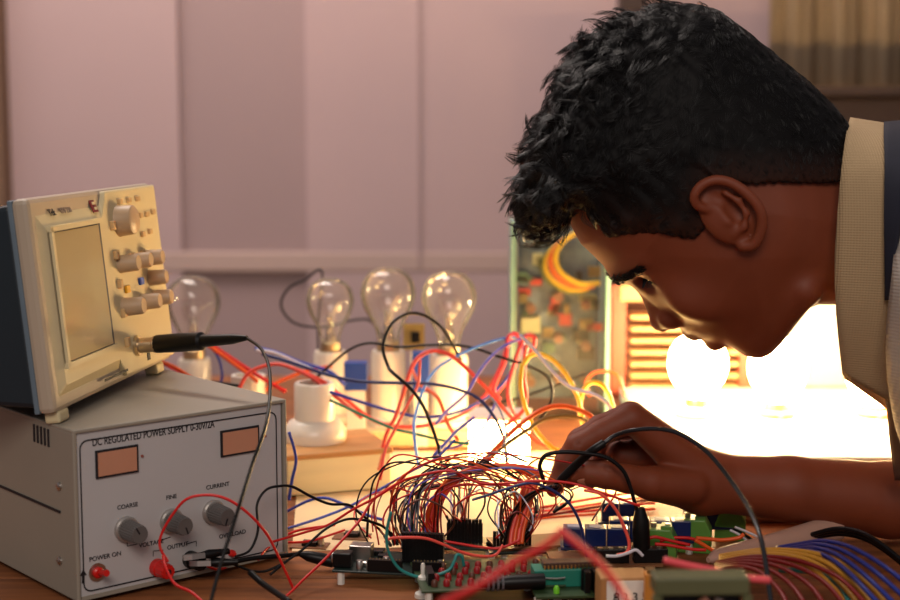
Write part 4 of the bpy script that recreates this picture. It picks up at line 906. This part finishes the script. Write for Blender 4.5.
def face_sdf(P):
    q = P[:, [0, 2]]; y = np.abs(P[:, 1] - YH)
    d = sd_poly(q, FACE)
    xp = P[:, 0]; x0 = W(760, 200, YH).x; x1 = W(835, 200, YH).x
    s = np.clip((xp - x0) / (x1 - x0), 0, 1); s = s * s * (3 - 2 * s)
    # jaw narrows towards the chin side (low z)
    zj = np.clip((W(700, 250, YH).z - P[:, 2]) / .08, 0, 1)
    Wd = (.077 - .012 * zj) * (1 - s) + .060 * s; Rr = .105 * (1 - s) + .075 * s
    t = np.clip(y / Wd, 0, 1.6)
    g = np.where(t < 1, Rr * (1 - np.sqrt(np.maximum(1 - t ** 2.25, 0))), Rr + (y - Wd))
    g1 = d + g
    # nose
    dn = sd_poly(q, NOSE)
    along = np.clip((W(624, 284, YH).x - P[:, 0]) / (W(624, 284, YH).x - W(662, 328, YH).x), 0, 1)
    wn = .0098 + .0082 * along ** 2
    tn = np.clip(y / wn, 0, 1.6); gn = np.where(tn < 1, .016 * (1 - np.sqrt(np.maximum(1 - tn ** 2, 0))), .016 + (y - wn))
    r = smin(g1, dn + gn, .004)
    r = smin(r, np.linalg.norm(P - V3(659.5, 321.5, YH), axis=1) - .0070, .005)
    for s_ in (-1, 1):
        r = smin(r, sd_ell(P, V3(669, 315, YH) + arr((0, s_ * .0130, 0)), (.0112, .0088, .0100)), .004)   # alar
        r = smax(r, -sd_ell(P, V3(668, 328, YH) + arr((0, s_ * .0062, 0)), (.0048, .0030, .0040)), .002)
        # eye socket, lids
        r = smax(r, -(np.linalg.norm(P - (V3(640, 276, YH) + arr((0, s_ * .031, 0))), axis=1) - .0095), .010)
        r = smin(r, np.linalg.norm(P - (V3(653, 264, YH) + arr((0, s_ * .031, 0))), axis=1) - .0135, .005)
        a = V3(640, 274, YH) + arr((0, s_ * .020, 0)); b = V3(658, 272, YH) + arr((0, s_ * .043, 0)); mid = V3(644, 275, YH) + arr((0, s_ * .033, 0))
        sl = np.minimum(sd_cone(P, a, mid, .0012, .0026), sd_cone(P, mid, b, .0026, .0012)); r = smax(r, -sl, .0015)
        r = smin(r, sd_cone(P, V3(621, 271, YH) + arr((0, s_ * .012, 0)), V3(636, 255, YH) + arr((0, s_ * .045, 0)), .006, .005), .012)  # brow
        r = smin(r, sd_ell(P, V3(692, 288, YH) + arr((0, s_ * .044, 0)), (.026, .014, .020)), .016)    # cheek
        r = smin(r, sd_cone(P, V3(790, 282, YH) + arr((0, s_ * .048, 0)), V3(752, 333, YH) + arr((0, s_ * .012, 0)), .014, .014), .016)  # jaw
        # lips
        r = smin(r, sd_cone(P, V3(694, 330, YH), V3(709, 321, YH) + arr((0, s_ * .023, 0)), .0072, .0036), .006)
        r = smin(r, sd_cone(P, V3(715, 340, YH), V3(713, 324, YH) + arr((0, s_ * .022, 0)), .0074, .0036), .006)
        r = smax(r, -sd_cone(P, V3(706, 339, YH), V3(711, 322, YH) + arr((0, s_ * .022, 0)), .0009, .0007), .0025)
        # ear
        ye = YH + s_ * .0775
        E = lambda px, py, o=0: arr(W(px, py, 1.125)) * arr((1, 0, 1)) + arr((0, ye + s_ * o, 0)) if True else None
        c = E(727, 212, .002); A = np.stack([arr((.62, s_ * .12, -.78)), arr((.0, s_ * 1.0, .0)), arr((.78, 0, .62))], 1)
        ear = sd_ell(P, c, (.027, .0075, .020), A)
        r = smin(r, ear, .005)
        r = smax(r, -sd_ell(P, E(733, 208, .011), (.0135, .0075, .0095), A), .003)
        r = smax(r, -sd_ell(P, E(712, 196, .0115), (.012, .006, .006), np.stack([arr((.9, 0, -.43)), arr((0, 1., 0)), arr((.43, 0, .9))], 1)), .003)
        hx = [(713, 207, .003), (702, 208, .007), (693, 202, .009), (692, 193, .011), (699, 184, .012), (712, 179, .013), (727, 182, .014), (742, 192, .015), (754, 206, .015), (758, 220, .013), (756, 234, .010), (750, 244, .007), (741, 245, .004)]
        hs = smoothpath(hx, 3); he = None
        for i in range(len(hs) - 1):
            q_ = sd_cone(P, E(*hs[i]), E(*hs[i + 1]), .0034 + .001 * i / len(hs), .0034 + .001 * (i + 1) / len(hs)); he = q_ if he is None else np.minimum(he, q_)
        r = smin(r, he, .0025)
        ah = [(722, 192, .010), (735, 200, .011), (743, 212, .011), (741, 226, .009), (733, 233, .006)]
        for i in range(len(ah) - 1): r = smin(r, sd_cone(P, E(*ah[i]), E(*ah[i + 1]), .0022, .0022), .003)
        r = smin(r, sd_cone(P, E(718, 212, .005), E(725, 221, .007), .003, .0034), .003)
        # neck muscle
        r = smin(r, sd_cone(P, V3(775, 225, YH) + arr((0, s_ * .050, 0)), V3(880, 285, YH) + arr((0, s_ * .034, 0)), .014, .016), .02)
    return r
def chain(P, pts, k):
    d = None
    for i in range(len(pts) - 1):
        a, b = pts[i], pts[i + 1]; e = sd_cone(P, V3(*a[:3]), V3(*b[:3]), a[3], b[3]); d = e if d is None else smin(d, e, k)
    return d
FING = {
 'index': [(630,419,1.158,.0112),(601,433,1.154,.0096),(577,446,1.152,.0092),(565,464,1.150,.0078),(556,484,1.147,.0066),(553,490,1.146,.0056)],
 'middle': [(630,416,1.180,.0112),(600,427,1.177,.0094),(579,440,1.173,.0088),(565,460,1.168,.0078),(557,482,1.162,.0066)],
 'ring': [(636,420,1.200,.0106),(590,438,1.194,.0088),(572,462,1.188,.0078),(570,480,1.182,.0066)],
 'little': [(645,430,1.219,.0095),(608,444,1.212,.0078),(592,466,1.205,.0070),(590,482,1.200,.0060)],
 'thumb': [(690,486,1.160,.0150),(650,483,1.146,.0125),(624,478,1.140,.0108),(606,475,1.137,.0104),(588,473,1.139,.0098),(577,475,1.141,.0082)]}
def arm_sdf(P):
    r = chain(P, [(706,483,1.182,.0225),(790,489,1.186,.0258),(890,500,1.196,.0305),(1040,488,1.225,.0370)], .006)
    r = smin(r, chain(P, [(712,481,1.200,.0195),(840,494,1.208,.025)], .01), .012)
    palm = None
    for a, b in (((702,476,1.176,.0185),(634,419,1.160,.0118)), ((704,474,1.190,.018),(632,417,1.180,.0118)), ((706,476,1.204,.017),(638,422,1.200,.011)), ((708,480,1.214,.016),(647,432,1.218,.010)), ((700,490,1.178,.018),(655,484,1.152,.0135)), ((700,486,1.2,.018),(655,462,1.205,.016)), ((660,458,1.200,.016),(622,456,1.198,.012))):
        e = sd_cone(P, V3(*a[:3]), V3(*b[:3]), a[3], b[3]); palm = e if palm is None else smin(palm, e, .007)
    r = smin(r, palm, .014)
    f = None
    for k_, pts in FING.items():
        e = chain(P, pts, .003); f = e if f is None else smin(f, e, .0018)
    r = smin(r, f, .004)
    # creases
    for (px, py, Y) in ((577, 438, 1.1445), (606, 464, 1.130)): r = smax(r, -sd_cone(P, V3(px - 2, py - 2, Y), V3(px + 2, py + 8, Y - .001), .0008, .0006), .0015)
    return r
def torso_sdf(P):
    r = chain(P, [(900,226,1.2,.058),(960,250,1.205,.085),(1040,290,1.215,.115),(1150,350,1.22,.14)], .05)
    r = smin(r, chain(P, [(990,300,1.36,.055),(1075,400,1.34,.045),(1040,486,1.225,.037)], .02), .04)   # right upper arm
    r = smin(r, chain(P, [(1060,270,1.05,.055),(1110,420,1.0,.045),(1150,520,.98,.036)], .02), .04)   # left upper arm
    return r
def body_sdf(P):
    out = np.full(len(P), 1.0)
    hb = W(905, 200, YH).x; za = W(800, 395, YH).z
    f = face_sdf(P); a = arm_sdf(P); t = torso_sdf(P)
    xx = np.clip((P[:, 0] - W(840, 200, YH).x) / .05, 0, 1)
    t = t + (1 - xx) * .03
    r = smin(f, t, .03); return smin(r, a, .012 * xx + .0005)
PR = bpy.data.objects.new('person', None); COL.objects.link(PR); PR.location = (W(1100, 400, 1.2).x, 1.2, 0)
tag(PR, 'young man with short black hair bending over the table and holding a cable', 'person')
def attach(o): o.parent = PR; o.matrix_parent_inverse = Matrix.Translation(-PR.location); return o
m_skin = mat('skin', (122, 56, 29), .6, vary=.12, scale=30, sss=.18, bump=.12)
lo_ = arr((W(540, 300, 1.2).x, 1.02, W(900, 560, 1.14).z - .01)); hi_ = arr((W(1080, 300, 1.2).x, 1.40, W(700, 10, 1.2).z))
V, Fc = nets(body_sdf, lo_, hi_, .0017)
body = attach(mesh_np('body', V, Fc, m_skin))
print('body verts', len(V))
# eyes
for s_ in (-1, 1):
    e = W(653, 264, YH); e = e + Vector((0, s_ * .031, 0))
    o = obj('eye', MB().lathe([(.0128 * math.sin(PI * i / 16) + 1e-5, -.0128 * math.cos(PI * i / 16)) for i in range(17)], Matrix.Translation(e), 24), mat('eye_white', (220, 206, 196), .15), smooth=True); attach(o)
    d = Vector((-.62, s_ * .12, -.78)).normalized(); M = Matrix.Translation(e) @ d.to_track_quat('Z', 'Y').to_matrix().to_4x4()
    ir = obj('iris', MB().lathe([(.0055, .0117), (.004, .0126), (.002, .0131), (.0001, .0132)], M, 20), mat('iris_brown', (36, 20, 14), .08), smooth=True); ir.parent = o; ir.matrix_parent_inverse = Matrix.Translation(-PR.location) if False else Matrix()
# brows and lashes
def onto(pts, off=0.0004):
    P = arr([tuple(p) for p in pts]); e = 3e-4
    for _ in range(6):
        f = face_sdf(P); G = np.stack([(face_sdf(P + e * np.eye(3)[k]) - face_sdf(P - e * np.eye(3)[k])) / (2 * e) for k in range(3)], 1)
        G2 = np.maximum((G ** 2).sum(1), .05); P = P - G * (np.clip(f - off, -.006, .006) / G2)[:, None]
    return [Vector(p) for p in P], [Vector(g).normalized() for g in G]
m_hair = mat('black_hair', (8, 6, 6), .5, vary=.3, scale=200)
for s_ in (-1, 1):
    pr = []; 
    for i in range(260):
        u = rr_.random(); v = rr_.uniform(-1, 1) * (1 - .5 * u)
        pr.append(Vector(V3(615, 276, YH)).lerp(Vector(V3(640, 253, YH)), u) + Vector((-.004, s_ * (.009 + .038 * u), -.004)) + Vector((v * .0034, 0, -v * .0022)))
    pp, nn = onto(pr); mb = MB()
    for p, n_ in zip(pp, nn):
        t_ = Vector((.35, s_ * .8, .3)) + Vector((rr_.uniform(-1, 1), rr_.uniform(-1, 1), rr_.uniform(-1, 1))) * .35; t_ = (t_ - n_ * t_.dot(n_)).normalized()
        q = p + t_ * .006 + n_ * .0012; mb.tube([p - n_ * .0006, (p + q) / 2 + n_ * .0004, q], .0004, 3, radii=[.00042, .0004, .00015])
    attach(obj('eyebrow', mb, m_hair))
    pr = [Vector(V3(640, 273, YH)).lerp(Vector(V3(657, 269, YH)), i / 30) + Vector((-.001, s_ * (.021 + .022 * i / 30), 0)) for i in range(31)]
    pp, nn = onto(pr); mb = MB()
    for p, n_ in zip(pp, nn):
        q = p + n_ * .005 + Vector((-.003, s_ * .002, -.004)); mb.tube([p - n_ * .0008, (p + q) / 2 + Vector((-.0008, 0, .0004)), q], .0003, 3, radii=[.0004, .0003, .0001])
    attach(obj('eyelash', mb, m_hair))
# finger nails
def nail(c, n_, d_, l, wd):
    n_ = Vector(n_).normalized(); d_ = (Vector(d_) - n_ * Vector(d_).dot(n_)).normalized(); s_ = n_.cross(d_); mb = MB(); vs = []
    for j in range(7):
        for i in range(7):
            u, v = j / 3 - 1, i / 3 - 1; k = (1 - .25 * abs(u) ** 3)
            vs.append(Vector(c) + d_ * (u * l) + s_ * (v * wd * k) - n_ * (.18 * v * v * wd + .05 * u * u * l))
    fs = [(j * 7 + i, j * 7 + i + 1, j * 7 + i + 8, j * 7 + i + 7) for j in range(6) for i in range(6)]
    o = obj('fingernail', mb.add(vs, fs), mat('nail', (176, 112, 86), .3), smooth=True); s = o.modifiers.new('s', 'SOLIDIFY'); s.thickness = .0006; attach(o)
def nail_on(k_, n_, i=-2, f=1.0):
    a, b = FING[k_][i], FING[k_][i + 1]; A, B = W(*a[:3]), W(*b[:3]); n_ = Vector(n_); d = (B - A).normalized(); n_ = (n_ - d * n_.dot(d)).normalized()
    nail(A.lerp(B, .35) + n_ * (a[3] * .97), n_, d, .0048, .0042)
nail_on('index', (-1, -.25, .5)); nail_on('middle', (-1, -.1, .3)); nail_on('ring', (-1, 0, .2)); nail_on('little', (-1, 0, .2)); nail_on('thumb', (-.2, -.8, -.6), -2)
# ------------------------------------------------------------------ hair
HAIRP = g2([(518,202),(521,188),(525,166),(533,146),(542,122),(550,104),(564,77),(583,50),(604,30),(629,15),(656,6),(690,4),(716,11),(739,27),(769,51),(802,78),(830,104),(848,126),(870,132),(960,150),(960,335),(910,335),(870,314),(833,308),(803,312),(767,354),(745,355),(712,344),(684,334),(654,318),(625,292),(608,277),(594,262),(580,248),(568,228),(556,233),(542,232),(530,226),(520,213)])
HMASK = g2([(470,215),(500,246),(540,250),(558,236),(569,224),(573,206),(582,212),(594,229),(604,235),(626,230),(650,228),(668,232),(682,232),(690,222),(694,205),(690,192),(697,182),(712,178),(735,181),(752,179),(800,181),(850,178),(870,150),(900,80),(800,-60),(600,-80),(440,100)])
def hair_sdf(P):
    q = P[:, [0, 2]]; y = np.abs(P[:, 1] - YH)
    d = sd_poly(q, HAIRP); s = np.clip((P[:, 0] - W(770, 100, YH).x) / .06, 0, 1)
    # side fade: thinner near the lower edge
    Wd = .0835 * (1 - s) + .0655 * s; Rr = .105 * (1 - s) + .075 * s
    lowz = np.clip((P[:, 2] - W(650, 235, YH).z) / .10, 0, 1); Wd = Wd - .0035 * (1 - lowz) * (1 - s)
    t = np.clip(y / Wd, 0, 1.6); g = np.where(t < 1, Rr * (1 - np.sqrt(np.maximum(1 - t ** 2.25, 0))), Rr + (y - Wd))
    r = d + g
    x, z = P[:, 0], P[:, 2]; yy_ = P[:, 1]
    top = np.clip((W(720, 150, YH).x - x) / .08, 0, 1) * 1.3 + .25
    wob = (np.sin(x * 210 + 3 * np.sin(z * 90) + yy_ * 60) * np.sin(z * 170 + 2 * np.sin(yy_ * 120 + x * 60)) * .0022 + np.sin(x * 430 + z * 310 + 2 * np.sin(yy_ * 200)) * .0009) * top
    r = r + wob
    # keep only the hairy side, tapering on to the skin at the hairline
    mk = sd_poly(q, HMASK); r = smax(r, mk + .001 + np.sin(x * 900 + z * 700) * .0008, .010)
    return r
hl = arr((W(495, 300, 1.2).x, 1.10, W(700, 255, 1.2).z)); hh_ = arr((W(865, 300, 1.2).x, 1.30, W(700, -15, 1.2).z))
HV, HF = nets(hair_sdf, hl, hh_, .0018)
ho = attach(mesh_np('hair', HV, HF, None))
at_ = ho.data.attributes.new('fade', 'FLOAT', 'POINT')
mk_ = sd_poly(HV[:, [0, 2]], HMASK); frn = np.clip((HV[:, 0] - W(590, 200, 1.2).x) / .02, 0, 1)
at_.data.foreach_set('value', (np.clip(1 + mk_ / .030, 0, 1) ** 1.3 * frn).astype(np.float32))
mf = bpy.data.materials.new('faded_hair'); mf.use_nodes = True; N_ = mf.node_tree.nodes; L_ = mf.node_tree.links; pb = N_['Principled BSDF']; pb.inputs['Roughness'].default_value = .6; pb.inputs['Specular IOR Level'].default_value = .15
an = N_.new('ShaderNodeAttribute'); an.attribute_name = 'fade'; mxn = N_.new('ShaderNodeMix'); mxn.data_type = 'RGBA'; nzn = N_.new('ShaderNodeTexNoise'); nzn.inputs['Scale'].default_value = 900
ml = N_.new('ShaderNodeMath'); ml.operation = 'MULTIPLY'; L_.new(an.outputs['Fac'], ml.inputs[0]); L_.new(nzn.outputs[0], ml.inputs[1]); m3 = N_.new('ShaderNodeMath'); m3.operation = 'MULTIPLY'; m3.inputs[1].default_value = 1.5; L_.new(ml.outputs[0], m3.inputs[0])
L_.new(m3.outputs[0], mxn.inputs[0]); mxn.inputs[6].default_value = lin((8, 6, 6)); mxn.inputs[7].default_value = lin((58, 32, 22)); L_.new(mxn.outputs[2], pb.inputs['Base Color'])
ho.data.materials.clear(); ho.data.materials.append(mf)
# strands
def strands(name, N, Lf, lab=None):
    me = bpy.data.objects['hair'].data
    nrm = np.zeros(len(me.vertices) * 3); me.vertices.foreach_get('normal', nrm); nrm = nrm.reshape(-1, 3)
    fs = body_sdf(HV) if False else face_sdf(HV)
    mkd = sd_poly(HV[:, [0, 2]], HMASK)
    ok = np.argwhere((fs > .0004) & (HV[:, 1] < 1.27)).ravel()
    pick = rng.choice(ok, N)
    verts = []; faces = []
    crown = Vector(W(700, 20, YH))
    def flow(i, p, n):
        t = (p - crown); t = t - n * t.dot(n); t = t.normalized() if t.length > 1e-4 else n.orthogonal()
        nz_ = noise.noise_vector(p * 38) * 1.5 + Vector((rr_.uniform(-1, 1), rr_.uniform(-1, 1), rr_.uniform(-1, 1))) * .35
        return (t + nz_ - n * nz_.dot(n)).normalized()
    cl = rng.choice(ok, 1500); CP = HV[cl]; CN = [Vector(nrm[i]) for i in cl]; CT = [flow(i, Vector(HV[i]), Vector(nrm[i])) for i in cl]
    CL = [rr_.uniform(.75, 1.2) for _ in cl]; CC = [rr_.uniform(-1.3, 1.3) for _ in cl]
    for i in pick:
        p = Vector(HV[i]); n = Vector(nrm[i]); px = p.x
        fr = min(1, max(0, (W(740, 100, YH).x - px) / .12))
        side = min(1, max(0, (YH - .030 - p.y) / .04)); low = min(1, max(0, (W(650, 120, YH).z - p.z) / .06))
        nf = 1 - low * side * min(1, max(0, (px - W(560, 0, YH).x) / .03))
        c = int(((CP - HV[i]) ** 2).sum(1).argmin()); cp, cn, ct = Vector(CP[c]), CN[c], CT[c]
        L = (.0030 + .014 * fr * nf) * CL[c] * rr_.uniform(.85, 1.1)
        if mkd[i] > -.012 and px > W(590, 0, YH).x: L = .0025
        b = cn.cross(ct); lift = .30 * (.3 + .7 * fr * nf); cu = CC[c] * fr
        pts = [p - n * .001]
        for k_ in range(1, 6):
            u = k_ / 5; own = p + ct * (L * u) + n * (L * lift * math.sin(u * 2.6) * .6) + b * (L * .45 * cu * math.sin(u * 3.6))
            tip = cp + ct * (L * u) + cn * (L * lift * math.sin(u * 2.6) * .6) + b * (L * .45 * cu * math.sin(u * 3.6))
            pts.append(own.lerp(tip, .62 * u * u))
        w0 = .00025; base = len(verts)
        for k_, q in enumerate(pts):
            ww = w0 * (1 - .75 * k_ / 5)
            for a in range(3):
                an = 2.094 * a; verts.append(tuple(q + b * (math.cos(an) * ww) + n * (math.sin(an) * ww)))
        for k_ in range(5):
            for a in range(3): faces.append((base + k_ * 3 + a, base + k_ * 3 + (a + 1) % 3, base + k_ * 3 + 3 + (a + 1) % 3, base + k_ * 3 + 3 + a))
    o = attach(mesh_np(name, arr(verts), np.array(faces), mat('hair_strand', (9, 8, 9), .42, vary=.4, scale=90, trans=.0), smooth=True)); o['kind'] = 'stuff'; return o
strands('hair_strands', 34000, 1)
# ------------------------------------------------------------------ clothes
def weave(name, c, sc, st):
    m = mat(name, c, .85, vary=.06, scale=60); N = m.node_tree.nodes; L = m.node_tree.links
    tc = N.new('ShaderNodeTexCoord'); ws = []
    for ax in ('X', 'Z'):
        wv = N.new('ShaderNodeTexWave'); wv.bands_direction = ax; wv.inputs['Scale'].default_value = sc; L.new(tc.outputs['Object'], wv.inputs[0]); ws.append(wv)
    ad = N.new('ShaderNodeMath'); ad.operation = 'ADD'; L.new(ws[0].outputs['Fac'], ad.inputs[0]); L.new(ws[1].outputs['Fac'], ad.inputs[1])
    bp_ = N.new('ShaderNodeBump'); bp_.inputs['Strength'].default_value = st; bp_.inputs['Distance'].default_value = .001; L.new(ad.outputs[0], bp_.inputs['Height']); L.new(bp_.outputs[0], N['Principled BSDF'].inputs['Normal']); return m
m_col = weave('beige_weave', (170, 144, 108), 160, .35)
m_shirt = weave('pale_shirt', (170, 160, 150), 120, .3)
m_navy = mat('navy_cloth', (22, 24, 40), .85, vary=.2, scale=80)
def shirt_sdf(P):
    r = torso_sdf(P) - .006
    wr = np.sin(P[:, 2] * 120 + 3 * np.sin(P[:, 0] * 40) + P[:, 1] * 30) * .0014; r = r + wr
    xc = P[:, 0] - (W(889, 200, YH).x) + (P[:, 2] - W(889, 200, YH).z) * .03
    r = smax(r, -(xc), .004)
    # open at the neck
    r = smax(r, -chain(P, [(820,215,1.2,.050),(912,226,1.2,.050)], .01), .003)
    # sleeve ends above the elbow of the right arm
    r = smax(r, -(P[:, 2] - (W(1000, 430, 1.3).z)), .004)
    return r
V, Fc = nets(shirt_sdf, arr((W(870, 300, 1.05).x, .86, W(1000, 470, 1.3).z)), arr((W(1240, 300, 1.2).x, 1.46, W(1000, 20, 1.2).z)), .0045)
attach(mesh_np('shirt', V, Fc, m_shirt))
def strip(name, A, B, m, th, parent=True, nseg=6):
    """sheet between two edge curves"""
    A = smoothpath(A, nseg); B = smoothpath(B, nseg); mb = MB(); n = len(A); K = 6
    for i in range(n):
        for k_ in range(K + 1):
            mb.v.append(tuple(A[i].lerp(B[i], k_ / K)))
    for i in range(n - 1):
        for k_ in range(K): a = i * (K + 1) + k_; mb.f.append((a, a + 1, a + K + 2, a + K + 1))
    o = obj(name, mb, m, smooth=True); s = o.modifiers.new('thick', 'SOLIDIFY'); s.thickness = th; s.offset = 0; attach(o); return o
# collar : inner edge (towards the head) and outer edge
nearA = [(850,119,1.20),(846,135,1.160),(842,165,1.132),(838,210,1.122),(835,260,1.122),(836,305,1.126),(839,340,1.134),(843,374,1.146)]
nearB = [(888,125,1.20),(888,140,1.152),(889,170,1.120),(889,215,1.108),(888,262,1.106),(889,310,1.110),(892,355,1.120),(896,404,1.134)]
strip('collar', [W(*p) for p in nearA], [W(*p) for p in nearB], m_col, .003)
far = lambda L_: [W(px, py, 2.4 - Y) for px, py, Y in L_]
strip('collar', far([(850,119,1.20),(846,135,1.160),(843,165,1.132),(842,210,1.122),(842,260,1.122),(842,305,1.126),(843,345,1.134),(845,378,1.146)]), far([(888,125,1.20),(888,140,1.152),(889,170,1.120),(889,215,1.108),(889,262,1.106),(889,310,1.110),(889,350,1.120),(886,408,1.130)]), m_col, .003)
strip('vest_edge', [W(*p) for p in [(884,124,1.20),(884,138,1.150),(885,170,1.117),(885,215,1.104),(886,262,1.101),(887,300,1.104)]], [W(*p) for p in [(930,120,1.20),(915,132,1.146),(905,170,1.110),(901,215,1.096),(896,262,1.094),(891,300,1.098)]], m_navy, .004)
strip('shirt_placket', [W(*p) for p in [(885,385,1.14),(888,410,1.14),(891,440,1.14),(896,480,1.14)]], [W(*p) for p in [(905,380,1.13),(908,410,1.12),(912,440,1.12),(915,480,1.12)]], mat('brown_lining', (96, 62, 44), .85, vary=.2), .003)
strip('shirt_fold', [W(*p) for p in [(897,238,1.10),(893,280,1.09),(888,330,1.10),(889,375,1.10),(896,420,1.11),(905,450,1.11)]], [W(*p) for p in [(930,230,1.08),(930,280,1.06),(926,330,1.06),(926,375,1.06),(930,420,1.06),(935,450,1.06)]], m_shirt, .004)
